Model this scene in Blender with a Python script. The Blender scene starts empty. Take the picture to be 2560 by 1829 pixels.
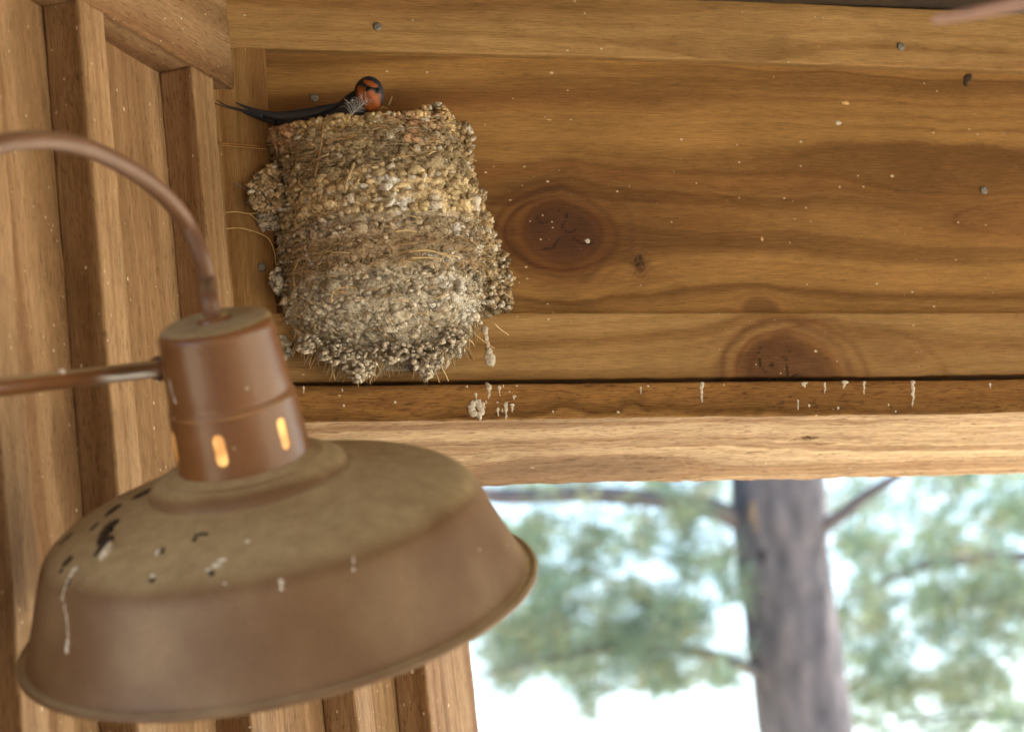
import bpy, math, random
import numpy as np
from mathutils import Vector, Matrix
from mathutils.bvhtree import BVHTree
random.seed(7); RNG = np.random.default_rng(7)
S = bpy.context.scene
R_ = math.radians

# ------------------------------------------------------------------ camera
FPX = 8000.0; CX, CY = 1280.0, 914.5
PITCH, ROLL = R_(11.7), R_(6.2)
r0 = Vector((1, 0, 0)); Fw = Vector((0, math.cos(PITCH), math.sin(PITCH))); u0 = Vector((0, -math.sin(PITCH), math.cos(PITCH)))
Up = u0*math.cos(ROLL) + r0*math.sin(ROLL); Rt = r0*math.cos(ROLL) - u0*math.sin(ROLL); Bk = -Fw
cam_d = bpy.data.cameras.new('camera'); cam = bpy.data.objects.new('camera', cam_d); S.collection.objects.link(cam)
M = Matrix((Rt, Up, Bk)).transposed().to_4x4(); cam.matrix_world = M
cam_d.sensor_width = 36; cam_d.lens = FPX/2560*36; cam_d.clip_start = .05; cam_d.clip_end = 3000
cam_d.dof.use_dof = True; cam_d.dof.focus_distance = 2.84; cam_d.dof.aperture_fstop = 8.6; cam_d.dof.aperture_blades = 0
S.camera = cam

# ------------------------------------------------------------------ world, sun, exposure
SUN_EL, SUN_AZ = R_(52), R_(62)          # azimuth measured from +Y towards +X
W = bpy.data.worlds.new('World'); S.world = W; W.use_nodes = True
nt = W.node_tree; bg = nt.nodes['Background']
sky = nt.nodes.new('ShaderNodeTexSky'); sky.sky_type = 'NISHITA'; sky.sun_disc = False
sky.sun_elevation = SUN_EL; sky.sun_rotation = SUN_AZ; sky.air_density = 1.0; sky.dust_density = .6
nt.links.new(sky.outputs[0], bg.inputs[0]); bg.inputs[1].default_value = 0.10
sl = bpy.data.lights.new('sun', 'SUN'); sl.energy = 5.0; sl.angle = R_(.5); sl.color = (1, .92, .78)
so = bpy.data.objects.new('sun', sl); S.collection.objects.link(so)
sd = Vector((math.sin(SUN_AZ)*math.cos(SUN_EL), math.cos(SUN_AZ)*math.cos(SUN_EL), math.sin(SUN_EL)))
so.rotation_euler = sd.to_track_quat('Z', 'Y').to_euler(); so.location = (3, 3, 6)
S.view_settings.view_transform = 'Standard'; S.view_settings.look = 'None'; S.view_settings.gamma = 1
S.view_settings.exposure = 2.42
S.cycles.use_denoising = True
S.cycles.max_bounces = 12; S.cycles.diffuse_bounces = 8

# ------------------------------------------------------------------ pixel helpers
def ray(px, py): return Fw + Rt*((px-CX)/FPX) + Up*((CY-py)/FPX)
def P(px, py, d): return ray(px, py)*d
def onplane(px, py, p0, n):
    r = ray(px, py); return r*(p0.dot(n)/r.dot(n))
Z = Vector((0, 0, 1))
AZH = R_(67)
dh = Vector((math.sin(AZH), math.cos(AZH), 0)); nh = Vector((math.cos(AZH), -math.sin(AZH), 0))
O_H = P(1400, 600, 2.95)
def H(px, py, N=0.0): return onplane(px, py, O_H + nh*N, nh)
def hx(p): return (p-O_H).dot(dh), (p-O_H).z
def HW(X, N, z): return O_H + dh*X + nh*N + Z*z
vp = ray(4000, 2287); dw = Vector((vp.x, vp.y, 0)).normalized(); nw = Vector((dw.y, -dw.x, 0))
BT = .032                                   # batten thickness
O_W = H(618, 500, 0.0) - nw*BT                # siding board plane
def Wp(px, py, off=0.0): return onplane(px, py, O_W + nw*off, nw)
def ws(p): return (p-O_W).dot(dw)
GROUND = -1.75

# ------------------------------------------------------------------ numpy noise
def hsh(ix, iy, seed):
    n = (ix.astype(np.int64)*374761393 + iy.astype(np.int64)*668265263 + seed*1442695041) & 0xffffffff
    n = ((n ^ (n >> 13))*1274126177) & 0xffffffff
    return ((n ^ (n >> 16)) & 0xffff)/65535.0
def vn(x, y, seed=0):
    x = np.asarray(x, float); y = np.asarray(y, float)+0*x; x = x+0*y
    ix = np.floor(x); iy = np.floor(y); fx = x-ix; fy = y-iy
    fx = fx*fx*(3-2*fx); fy = fy*fy*(3-2*fy)
    a = hsh(ix, iy, seed); b = hsh(ix+1, iy, seed); c = hsh(ix, iy+1, seed); d = hsh(ix+1, iy+1, seed)
    return (a*(1-fx)+b*fx)*(1-fy)+(c*(1-fx)+d*fx)*fy
def fbm(x, y, seed=0, o=4):
    s = 0; a = .5; t = 0
    for k in range(o): s = s+a*vn(x*2**k, y*2**k, seed+k*17); t += a; a *= .5
    return s/t
def sst(a, b, x):
    t = np.clip((x-a)/(b-a), 0, 1); return t*t*(3-2*t)

# ------------------------------------------------------------------ materials
def newmat(name):
    m = bpy.data.materials.new(name); m.use_nodes = True
    return m, m.node_tree.nodes, m.node_tree.links, m.node_tree.nodes['Principled BSDF']
def N_(ns, t, **k):
    n = ns.new(t)
    for a, b in k.items(): setattr(n, a, b)
    return n
def ramp(ns, pts):
    r = ns.new('ShaderNodeValToRGB'); e = r.color_ramp.elements
    while len(e) < len(pts): e.new(.5)
    for i, (p, c) in enumerate(pts):
        e[i].position = p; e[i].color = (*c, 1) if len(c) == 3 else c
    return r
def mix(ns, ls, fac, a, b, mode='MIX'):
    n = ns.new('ShaderNodeMix'); n.data_type = 'RGBA'; n.blend_type = mode
    for sock, v in ((n.inputs[0], fac), (n.inputs[6], a), (n.inputs[7], b)):
        if isinstance(v, bpy.types.NodeSocket): ls.new(v, sock)
        else: sock.default_value = v if not isinstance(v, tuple) else (*v, 1)[:4]
    return n.outputs[2]
def maths(ns, ls, op, a, b=0.0, c=0.0, clamp=False):
    n = ns.new('ShaderNodeMath'); n.operation = op; n.use_clamp = clamp
    for i, v in enumerate((a, b, c)):
        if isinstance(v, bpy.types.NodeSocket): ls.new(v, n.inputs[i])
        else: n.inputs[i].default_value = v
    return n.outputs[0]

def wood_mat(name, fleck=.5, flc=(.75, .66, .5), rough=.72, bump=.35, grit=0):
    m, ns, ls, bs = newmat(name)
    at = N_(ns, 'ShaderNodeAttribute', attribute_name='Col')
    wc = N_(ns, 'ShaderNodeAttribute', attribute_name='wc')
    def stretched(su, sv, det=3, dist=0):
        mp = ns.new('ShaderNodeMapping'); mp.inputs['Scale'].default_value = (su, sv, 1)
        ls.new(wc.outputs['Vector'], mp.inputs[0])
        n = ns.new('ShaderNodeTexNoise'); n.inputs['Scale'].default_value = 1; n.inputs['Detail'].default_value = det
        n.inputs['Distortion'].default_value = dist
        ls.new(mp.outputs[0], n.inputs['Vector']); return n.outputs['Fac']
    fib = stretched(45, 900, 3); pore = stretched(160, 1100, 2); blot = stretched(9, 22, 4)
    r1 = ramp(ns, [(.3, (.78,)*3), (.7, (1.2,)*3)]); ls.new(fib, r1.inputs[0])
    c = mix(ns, ls, 1.0, at.outputs['Color'], r1.outputs[0], 'MULTIPLY')
    r2 = ramp(ns, [(.27, (.45, .4, .36)), (.36, (1, 1, 1))]); ls.new(pore, r2.inputs[0])
    c = mix(ns, ls, .75, c, r2.outputs[0], 'MULTIPLY')
    r3 = ramp(ns, [(.3, (.84, .82, .78)), (.7, (1.12, 1.12, 1.12))]); ls.new(blot, r3.inputs[0])
    c = mix(ns, ls, 1.0, c, r3.outputs[0], 'MULTIPLY')
    if grit:
        g1 = stretched(85, 420, 4, .6); g2 = stretched(14, 30, 2)
        rg = ramp(ns, [(.33, (.38, .33, .3)), (.46, (1, 1, 1)), (.62, (1, 1, 1)), (.75, (1.22, 1.2, 1.15))]); ls.new(g1, rg.inputs[0])
        c = mix(ns, ls, maths(ns, ls, 'MULTIPLY', g2, 1.4*grit, clamp=True), c, mix(ns, ls, 1.0, c, rg.outputs[0], 'MULTIPLY'))
    # pale flecks of lime and splinter
    for sc, th, keep in ((95, .11, .93), (38, .085, .9), (230, .17, .93)):
        mp = ns.new('ShaderNodeMapping'); mp.inputs['Scale'].default_value = (sc, sc*1.5, 1); ls.new(wc.outputs['Vector'], mp.inputs[0])
        v = ns.new('ShaderNodeTexVoronoi'); v.inputs['Scale'].default_value = 1; ls.new(mp.outputs[0], v.inputs['Vector'])
        wn = ns.new('ShaderNodeSeparateColor'); ls.new(v.outputs['Color'], wn.inputs[0])
        nn = ns.new('ShaderNodeTexNoise'); nn.inputs['Scale'].default_value = 9; ls.new(wc.outputs['Vector'], nn.inputs['Vector'])
        a = maths(ns, ls, 'LESS_THAN', v.outputs['Distance'], maths(ns, ls, 'MULTIPLY', wn.outputs[1], th*2))
        thr = maths(ns, ls, 'SUBTRACT', keep+.12*(1-fleck), maths(ns, ls, 'MULTIPLY', maths(ns, ls, 'SUBTRACT', nn.outputs['Fac'], .4), .25))
        b = maths(ns, ls, 'GREATER_THAN', wn.outputs[0], thr)
        f = maths(ns, ls, 'MULTIPLY', maths(ns, ls, 'MULTIPLY', a, b), maths(ns, ls, 'MULTIPLY', wn.outputs[2], .9))
        c = mix(ns, ls, f, c, flc)
    ls.new(c, bs.inputs['Base Color']); bs.inputs['Roughness'].default_value = rough
    bs.inputs['Specular IOR Level'].default_value = .25
    bp = ns.new('ShaderNodeBump'); bp.inputs['Strength'].default_value = bump; bp.inputs['Distance'].default_value = .0012
    sm = maths(ns, ls, 'ADD', fib, maths(ns, ls, 'MULTIPLY', pore, .7)); ls.new(sm, bp.inputs['Height']); ls.new(bp.outputs[0], bs.inputs['Normal'])
    return m
M_head = wood_mat('header_wood', .5, (.6, .5, .36), grit=.25)
M_wall = wood_mat('siding_wood', .75, (.72, .64, .48), .8, .6, .8)
M_soff = wood_mat('underside_wood', .3, (.7, .62, .5), .85, 1.0, 1.0)

def simple(name, col, rough=.6, metal=0, spec=.5, noise=None, bump=None):
    m, ns, ls, bs = newmat(name)
    bs.inputs['Roughness'].default_value = rough; bs.inputs['Metallic'].default_value = metal
    bs.inputs['Specular IOR Level'].default_value = spec
    tc = ns.new('ShaderNodeTexCoord')
    n = ns.new('ShaderNodeTexNoise'); n.inputs['Scale'].default_value = noise or 40; n.inputs['Detail'].default_value = 5
    ls.new(tc.outputs['Object'], n.inputs['Vector'])
    r = ramp(ns, [(.3, tuple(c*.72 for c in col)), (.7, tuple(min(1, c*1.25) for c in col))]); ls.new(n.outputs['Fac'], r.inputs[0])
    ls.new(r.outputs[0], bs.inputs['Base Color'])
    if bump:
        b = ns.new('ShaderNodeBump'); b.inputs['Strength'].default_value = bump; b.inputs['Distance'].default_value = .002
        ls.new(n.outputs['Fac'], b.inputs['Height']); ls.new(b.outputs[0], bs.inputs['Normal'])
    return m
def colmat(name, rough=.8, spec=.3, nscale=600, lo=.7, hi=1.25, bump=.6, bdist=.0015, sheen=0):
    m, ns, ls, bs = newmat(name)
    at = N_(ns, 'ShaderNodeAttribute', attribute_name='Col'); tc = ns.new('ShaderNodeTexCoord')
    n = ns.new('ShaderNodeTexNoise'); n.inputs['Scale'].default_value = nscale; n.inputs['Detail'].default_value = 4
    ls.new(tc.outputs['Object'], n.inputs['Vector'])
    r = ramp(ns, [(.3, (lo,)*3), (.7, (hi,)*3)]); ls.new(n.outputs['Fac'], r.inputs[0])
    ls.new(mix(ns, ls, 1.0, at.outputs['Color'], r.outputs[0], 'MULTIPLY'), bs.inputs['Base Color'])
    bs.inputs['Roughness'].default_value = rough; bs.inputs['Specular IOR Level'].default_value = spec
    if bump:
        b = ns.new('ShaderNodeBump'); b.inputs['Strength'].default_value = bump; b.inputs['Distance'].default_value = bdist
        ls.new(n.outputs['Fac'], b.inputs['Height']); ls.new(b.outputs[0], bs.inputs['Normal'])
    return m
M_mud = colmat('dried_mud', .95, .1, 420, .62, 1.3, .9, .003)
M_straw = colmat('dry_straw', .7, .3, 200, .8, 1.15, .2)
M_bird = colmat('plumage', .5, .45, 900, .75, 1.2, .5, .001)
M_drop = simple('lime_dropping', (.62, .58, .5), .8, 0, .2, 350, .7)
M_dropdark = simple('dark_dropping', (.05, .035, .025), .8, 0, .2, 350, .7)
M_nail = simple('zinc_nail', (.20, .19, .17), .55, .6, .5, 400, .5)
M_eye = simple('bird_eye', (.004, .004, .004), .08)
M_feather = simple('pale_feather', (.42, .44, .45), .7)

# ------------------------------------------------------------------ object helpers
def link(o, parent=None):
    S.collection.objects.link(o)
    if parent is not None: o.parent = parent
    return o
def tag(o, label=None, cat=None, group=None, kind=None):
    if label: o['label'] = label
    if cat: o['category'] = cat
    if group: o['group'] = group
    if kind: o['kind'] = kind
    return o
def empty(name, loc, label=None, cat=None, group=None, kind=None):
    o = bpy.data.objects.new(name, None); o.location = loc; o.empty_display_size = .05; link(o)
    return tag(o, label, cat, group, kind)
ORG = {}
def mk(name, verts, faces, mat, parent=None, origin=None, cols=None, wc=None, smooth=True):
    """verts are world coordinates; parent is an unrotated thing whose location is the origin"""
    if parent is not None: org = np.array(ORG.get(parent.name, parent.location[:]))
    else: org = np.array(origin if origin is not None else (0, 0, 0), float)
    v = np.asarray(verts, float) - org
    me = bpy.data.meshes.new(name)
    if isinstance(faces, np.ndarray):
        nf = len(faces); me.vertices.add(len(v)); me.vertices.foreach_set('co', v.ravel())
        k = faces.shape[1]
        me.loops.add(nf*k); me.loops.foreach_set('vertex_index', faces.ravel().astype(np.int32))
        me.polygons.add(nf); me.polygons.foreach_set('loop_start', np.arange(0, nf*k, k, dtype=np.int32))
        me.polygons.foreach_set('loop_total', np.full(nf, k, np.int32)); me.update(calc_edges=True)
    else: me.from_pydata([tuple(q) for q in v], [], faces)
    me.polygons.foreach_set('use_smooth', np.full(len(me.polygons), smooth))
    if cols is not None:
        a = me.color_attributes.new('Col', 'FLOAT_COLOR', 'POINT'); c = np.ones((len(v), 4)); c[:, :3] = cols
        a.data.foreach_set('color', c.ravel())
    if wc is not None:
        a = me.attributes.new('wc', 'FLOAT_VECTOR', 'POINT'); a.data.foreach_set('vector', np.asarray(wc, float).ravel())
    me.validate(); me.update()
    me.materials.append(mat)
    o = bpy.data.objects.new(name, me)
    if parent is None: o.location = org
    link(o, parent); ORG[o.name] = tuple(org)
    return o
def bvh_of(verts, faces): return BVHTree.FromPolygons([tuple(v) for v in verts], [tuple(int(i) for i in f) for f in faces])

class MB:
    def __init__(s): s.v = []; s.f = []; s.c = []; s.n = 0
    def add(s, v, f, c=(1, 1, 1)):
        v = np.asarray(v, float); s.f += [tuple(int(i)+s.n for i in q) for q in f]
        s.v.append(v); cc = np.asarray(c, float); s.c.append(np.tile(cc, (len(v), 1)) if cc.ndim == 1 else cc); s.n += len(v)
    def out(s, name, mat, parent=None, origin=None, smooth=True):
        if not s.v: return None
        return mk(name, np.vstack(s.v), s.f, mat, parent, origin, np.vstack(s.c), None, smooth)
    def tube(s, pts, rad, sides=8, col=(1, 1, 1), flat=None, cap=True):
        pts = [Vector(p) for p in pts]; n = len(pts)
        rad = [rad]*n if not hasattr(rad, '__len__') else rad
        t0 = (pts[1]-pts[0]).normalized(); ref = flat if flat is not None else (Z if abs(t0.z) < .9 else Vector((1, 0, 0)))
        a = t0.cross(ref).normalized(); vs = []
        for i in range(n):
            t = (pts[min(i+1, n-1)]-pts[max(i-1, 0)]).normalized()
            a = (a - t*a.dot(t)).normalized(); b = t.cross(a)
            ra = rad[i] if not hasattr(rad[i], '__len__') else rad[i][0]; rb = rad[i] if not hasattr(rad[i], '__len__') else rad[i][1]
            for k in range(sides):
                q = 2*math.pi*k/sides; vs.append(pts[i]+a*(ra*math.cos(q))+b*(rb*math.sin(q)))
        f = [(i*sides+k, i*sides+(k+1) % sides, (i+1)*sides+(k+1) % sides, (i+1)*sides+k) for i in range(n-1) for k in range(sides)]
        if cap: f += [tuple(range(sides))[::-1], tuple((n-1)*sides+k for k in range(sides))]
        s.add([v[:] for v in vs], f, col)
def catmull(pts, k=8):
    pts = [Vector(p) for p in pts]; q = [pts[0]*2-pts[1]]+pts+[pts[-1]*2-pts[-2]]; o = []
    for i in range(1, len(q)-2):
        for j in range(k):
            t = j/k; a, b, c, d = q[i-1], q[i], q[i+1], q[i+2]
            o.append(.5*((2*b)+(c-a)*t+(2*a-5*b+4*c-d)*t*t+(3*b-a-3*c+d)*t**3))
    return o+[pts[-1]]
def lerpn(vals, k):
    o = []
    for i in range(len(vals)-1): o += [vals[i]+(vals[i+1]-vals[i])*j/k for j in range(k)]
    return o+[vals[-1]]
def ico(sub):
    import bmesh
    bm = bmesh.new(); bmesh.ops.create_icosphere(bm, subdivisions=sub, radius=1)
    v = np.array([x.co[:] for x in bm.verts]); f = np.array([[x.index for x in q.verts] for q in bm.faces]); bm.free(); return v, f
ICO1, ICO2, ICO3 = ico(1), ico(2), ico(3)

# ------------------------------------------------------------------ wood planks
RINGS = {}
def wood(u, v, knots, pal, seed, band=1.0):
    light, dark, red = [np.array(c) for c in pal]
    psi = v+0.0; u = np.asarray(u, float)
    core = np.zeros_like(psi); halo = np.zeros_like(psi); ringd = np.zeros_like(psi)
    for (ku, kv, a, b, st) in knots:
        wob = 1+.75*(fbm(u*28+ku*9, v*28, seed+5)-.5)
        rho2 = (((u-ku)/a)**2+((v-kv)/b)**2)*wob
        psi = psi-(v-kv)/np.maximum(rho2, 1)
        core = np.maximum(core, st*sst(1.12, .82, np.sqrt(rho2)))
        halo = np.maximum(halo, st*np.exp(-np.maximum(np.sqrt(rho2)-1, 0)*1.35))
        ringd = ringd+st*(.5+.5*np.sin(np.sqrt(rho2)*13+2*fbm(u*20, v*20, seed+8)))*np.exp(-np.abs(np.sqrt(rho2)-1.2)*1.1)
    psi = psi+.042*(fbm(u*2.3, v*4, seed)-.5)+.006*(fbm(u*8, v*22, seed+1)-.5)
    b1 = vn(psi*55*band, u*.7, seed+2); b2 = vn(psi*140*band, u*1.6, seed+3); b3 = vn(psi*420, u*3, seed+4)
    b4 = vn(psi*1100, u*9, seed+9)
    g = .48*sst(.25, .8, b1)+.27*sst(.2, .85, b2)+.15*b3+.10*b4
    g = sst(.1, .95, g)
    col = light[None, :]*(1-g[:, None])+dark[None, :]*g[:, None]
    ph = psi*80*band+2.5*vn(psi*18, u*.6, seed+14); sw = ph-np.floor(ph); ln = sst(.55, .93, sw)*(1-sst(.95, 1, sw))*(.35+.65*vn(psi*30, u*5, seed+15))
    col = col*(1-.22*ln[:, None]*np.array((.8, 1, 1.1))[None, :])
    rr = sst(.55, .95, vn(psi*70+9, u*.9+3, seed+6))*.45
    col = col*(1-rr[:, None])+red[None, :]*rr[:, None]
    hh = halo*.55; col = col*(1-hh[:, None])+(red*.72)[None, :]*hh[:, None]
    rd = np.clip(ringd, 0, 1)**2*.6*(1-core); col = col*(1-rd[:, None]*.75)
    cc = (red*.36+np.array([.01, .008, .008]))[None, :]*(.7+.6*fbm(u*90, v*90, seed+7)[:, None])
    col = col*(1-core[:, None]*.74)+cc*core[:, None]*.74
    crk = np.abs(fbm(u*38, v*38, seed+40)-.5)+.02*vn(u*300, v*300, seed+41)
    col = col*(1-.75*(sst(.022, .010, crk)*(core > .75)*(vn(u*60, v*60, seed+43) > .8))[:, None])
    for (ku, kv, a, b, st) in knots:
        if st < .85: continue
        du_, dv_ = u-ku, v-kv; rr0 = np.hypot(du_/a, dv_/b); th = np.arctan2(dv_, du_)
        for a0, l0, l1 in ((1.45, .05, .75), (-2.2, .15, .8), (-.6, .3, .9), (2.6, .5, .95), (.2, .1, .4)):
            dd = np.hypot(du_, dv_)*np.abs(np.sin(th-a0+.9*(vn(rr0*5, rr0*0+a0*7, seed+44)-.5)))
            m_ = (np.cos(th-a0) > 0)*(rr0 > l0)*(rr0 < l1)*sst(.0011, .0004, dd); col = col*(1-.8*m_[:, None])
    for (ku, kv, a, b, amt) in RINGS.get(seed, ()):
        wx = .22*(fbm(u*14+3, v*14, seed+60)-.5); rho = np.sqrt(((u-ku)/a)**2+((v-kv)/b)**2)+wx
        e = amt*np.exp(-((rho-1)/.045)**2)*sst(.25, .6, fbm(u*10, v*10, seed+61))
        e2 = amt*.4*sst(1.02, .9, rho)
        col = col*(1-np.clip(e, 0, 1)[:, None]*np.array((.45, .62, .7))[None, :])*(1-e2[:, None]*np.array((.12, .25, .3))[None, :])
    # long stains
    st = sst(.62, .9, fbm(u*3, v*9, seed+12))*.3; col = col*(1-st[:, None]*.6)
    crack = np.zeros_like(psi)
    return np.clip(col, 0.003, 1)
PAL_H = ((.335, .188, .060), (.150, .072, .018), (.19, .072, .02))
PAL_L = ((.385, .242, .098), (.235, .13, .043), (.24, .11, .036))
PAL_W = ((.40, .268, .150), (.235, .138, .066), (.23, .115, .055))
PAL_U = ((.64, .50, .34), (.33, .205, .115), (.38, .25, .16))

def plank(name, org, ex, ez, L, Wd, T, mat, pal, seed, knots=(), parent=None, du=.0025, dv=.0015, fine=None, sides=('b',), r=.0022, warp=.0008, band=1., pals=None, hole=None, wane=None):
    """org = front lower left corner; ex length, ez width, depth = ez x ex pointing away from the front"""
    ey = ez.cross(ex).normalized()
    # perimeter (w, depth, v), starting at the back of the underside
    per = []
    def seg(a, b, step):
        n = max(1, int(round(math.hypot(b[0]-a[0], b[1]-a[1])/step))); return [(a[0]+(b[0]-a[0])*i/n, a[1]+(b[1]-a[1])*i/n) for i in range(n)]
    sb = dv if 'b' in sides else T; st = dv if 't' in sides else T
    path = seg((0, T), (0, r), sb)
    for q in range(3): path.append((r-r*math.cos(q/3*math.pi/2), r-r*math.sin(q/3*math.pi/2)))
    path += seg((r, 0), (Wd-r, 0), dv)
    for q in range(3): path.append((Wd-r+r*math.sin(q/3*math.pi/2), r-r*math.cos(q/3*math.pi/2)))
    path += seg((Wd, r), (Wd, T), st)+[(Wd, T)]
    path = np.array(path); nP = len(path)
    vv = np.where(path[:, 1] > r, np.where(path[:, 0] < Wd/2, -path[:, 1], Wd+path[:, 1]), path[:, 0])
    if fine is None: us = np.linspace(0, L, max(2, int(L/du)))
    else:
        a, b = fine; us = np.concatenate([np.linspace(0, a, max(2, int(a/.08)+1), endpoint=False) if a > 0 else [], np.linspace(a, b, int((b-a)/du)), np.linspace(b, L, max(2, int((L-b)/.08)+1))[1:] if L > b else []])
    nU = len(us)
    U, PI_ = np.meshgrid(us, np.arange(nP), indexing='ij'); w = path[PI_, 0]; d = path[PI_, 1]; v = vv[PI_]
    U = U.ravel(); w = w.ravel(); d = d.ravel(); v = v.ravel()
    wv = warp*(2*(fbm(U*2.2, v*0+seed, seed+30)-.5)*3+(vn(U*60, v*80, seed+31)-.5)*.8)
    w2 = w+wv*np.where(w < Wd/2, 1, 1); d2 = d+warp*(vn(U*40, v*60, seed+33)-.5)*1.2+warp*2*(vn(U*3, v*9, seed+34)-.5)
    if wane is not None: w2 = w2+wane(U, w, d)
    if hole is not None: d2, w2 = hole(U, w, d, d2, w2)
    pts = np.array(org)[None, :]+U[:, None]*np.array(ex)[None, :]+w2[:, None]*np.array(ez)[None, :]+d2[:, None]*np.array(ey)[None, :]
    i = np.arange(nU-1)[:, None]*nP; k = np.arange(nP)[None, :]; k2 = (k+1) % nP
    quads = np.stack([i+k, i+k2, i+nP+k2, i+nP+k], -1).reshape(-1, 4)
    cols = wood(U, v, knots, pal, seed, band)
    if pals is not None:                       # paler palette on the underside, ground bounce light painted into it
        cu = wood(U, v, knots, pals, seed+50, band); f = (v < 0)[:, None]; cols = np.where(f, cu, cols)
    wcv = np.stack([U+seed*1.37, v+seed*.61, 0*U], -1)
    # end caps
    nV = len(pts)
    F = [tuple(q) for q in quads[:0]]
    ncap = nP
    o = mk(name, pts, quads, mat, parent, None if parent is not None else org[:], cols, wcv)
    # caps as separate small faces merged in
    import bmesh
    bm = bmesh.new(); bm.from_mesh(o.data); bm.verts.ensure_lookup_table()
    for base in (0, (nU-1)*nP):
        try:
            f = bm.faces.new([bm.verts[base+q] for q in range(nP)]); f.smooth = False
        except ValueError: pass
    bmesh.ops.recalc_face_normals(bm, faces=bm.faces); bm.to_mesh(o.data); bm.free()
    o['_'] = 0; del o['_']
    return o, (pts, quads)

BV = {}
def header_plank(name, pa, pb, Wd, T, N, x0, x1, **k):
    """lower front edge through two photo points on the plane N in front of the header"""
    A, B = H(*pa, N), H(*pb, N); ex = (B-A).normalized(); ez = (Z-ex*ex.z).normalized()
    ez = nh.cross(ex).normalized(); ez = ez if ez.z > 0 else -ez
    s0 = (H(x0, pa[1], N)-A).dot(ex); s1 = (H(x1, pb[1], N)-A).dot(ex)
    org = A+ex*s0
    o, g = plank(name, org, ex, ez, s1-s0, Wd, T, seed=k.pop('seed'), **k)
    return o, g, org, ex, ez
def kn(px, py, org, ex, ez, N, a, b, s):
    p = H(px, py, N)-org; return (p.dot(ex), p.dot(ez), a, b, s)
# frames have to be known before the knots: compute them first
def frame(pa, pb, N, x0):
    A, B = H(*pa, N), H(*pb, N); ex = (B-A).normalized(); ez = nh.cross(ex).normalized(); ez = ez if ez.z > 0 else -ez
    return A+ex*(H(x0, pa[1], N)-A).dot(ex), ex, ez

# big back plank
fr = frame((1255, 800), (2560, 786), 0, 470)
kb = [kn(1405, 582, *fr, 0, .037, .028, 1), kn(1599, 657, *fr, 0, .0055, .009, .9), kn(1903, 778, *fr, 0, .02, .014, .55),
      kn(1760, 552, *fr, 0, .05, .008, .10), kn(2530, 550, *fr, 0, .085, .014, .12), kn(2350, 420, *fr, 0, .12, .02, .06)]
RINGS[11] = [kn(1400, 585, *fr, 0, .056, .036, .9), kn(1412, 588, *fr, 0, .071, .047, .7), kn(1500, 575, *fr, 0, .125, .052, .4), kn(1740, 545, *fr, 0, .055, .026, .4), kn(1700, 548, *fr, 0, .10, .034, .4), kn(2600, 550, *fr, 0, .10, .017, .5)]
back_plank, g_back, *_ = header_plank('wide_plank', (1255, 800), (2560, 786), .262, .04, 0, 470, 3700, mat=M_head, pal=PAL_H, seed=11, knots=kb, sides=())
tag(back_plank, 'widest brown plank behind the nest, with one large dark round knot', 'plank')
# upper plank
fr = frame((680, 121), (2560, 180), .011, 470)
up_plank, g_up, *_ = header_plank('plank', (680, 121), (2560, 180), .0615, .045, .011, 470, 3700, mat=M_head, pal=PAL_L, seed=23, knots=[kn(1850, 120, *fr, .011, .08, .012, .12), kn(1900, 60, *fr, .011, .05, .01, .1)], warp=.0011)
tag(up_plank, 'topmost brown plank of the header, above the bird', 'plank')
# lower board
fr = frame((730, 956), (2560, 939), .012, 470)
kl = [kn(1968, 948, *fr, .012, .045, .037, .95), kn(2240, 880, *fr, .012, .035, .012, .12)]
RINGS[37] = [kn(1968, 948, *fr, .012, .055, .045, .8), kn(1985, 950, *fr, .012, .078, .056, .7), kn(2120, 960, *fr, .012, .11, .06, .5)]
low_plank, g_low, *_ = header_plank('plank', (730, 956), (2560, 939), .0625, .05, .012, 470, 3700, mat=M_head, pal=PAL_L, seed=37, knots=kl)
tag(low_plank, 'narrow brown plank below the wide one, half a dark knot at its lower edge', 'plank')
# vertical corner board
A = H(704, 960, .0095); ex = (H(668, 100, .0095)-A).normalized()
ez = -nh.cross(ex); ez = -ez if ez.dot(dh) > 0 else ez     # width runs to the left
if (ez.cross(ex)).dot(nh) > 0:                                  # depth must go away from the camera
    A = A+ez*.075; ez = -ez
corner, g_corner = plank('plank', A, ex, ez, .326, .075, .03, M_head, PAL_L, 53, sides=('t', 'b'), r=.003)
tag(corner, 'short upright board in the corner, left of the nest and behind the tail', 'plank')
# bottom beam
NB = .024
zb = H(1700, 1037, NB).z
q = ray(1700, 1193); far = q*(zb/q.z); TB = (H(1700, 1037, NB)-far).dot(nh)
print('bottom beam depth', TB)
fr = frame((1100, 1047), (2560, 1027), NB, 470)
def under_knot(px, py, a, b, s):
    A, ex, ez = fr; r_ = ray(px, py); p = r_*(zb/r_.z)-A; return (p.dot(ex), -(-p.dot(nh)), a, b, s)
ku = [under_knot(1420, 1180, .11, .085, .45), kn(1000, 1000, *fr, NB, .02, .008, .15)]
def chip(U, w, d, d2, w2):
    A, ex, ez = fr
    for px, py, a, b, dep in ((2003, 1086, .017, .010, .012), (1892, 1120, .014, .004, .004), (2040, 1122, .02, .003, .004), (1640, 1140, .012, .004, .004)):
        r_ = ray(px, py); p = r_*(zb/r_.z)-A; uu = p.dot(ex); dd = -p.dot(nh)
        e = ((U-uu)/a)**2+((d-dd)/b)**2+.8*(vn(U*150, d*300, 3)-.5)
        w2 = np.where(d > .003, w2+dep*sst(1, .4, e), w2)
    w2 = np.where(d > .003, w2+.0022*(vn(U*25, d*160, 5)-.5)+.0012*(vn(U*110, d*500, 6)-.5), w2)
    return d2, w2
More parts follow.
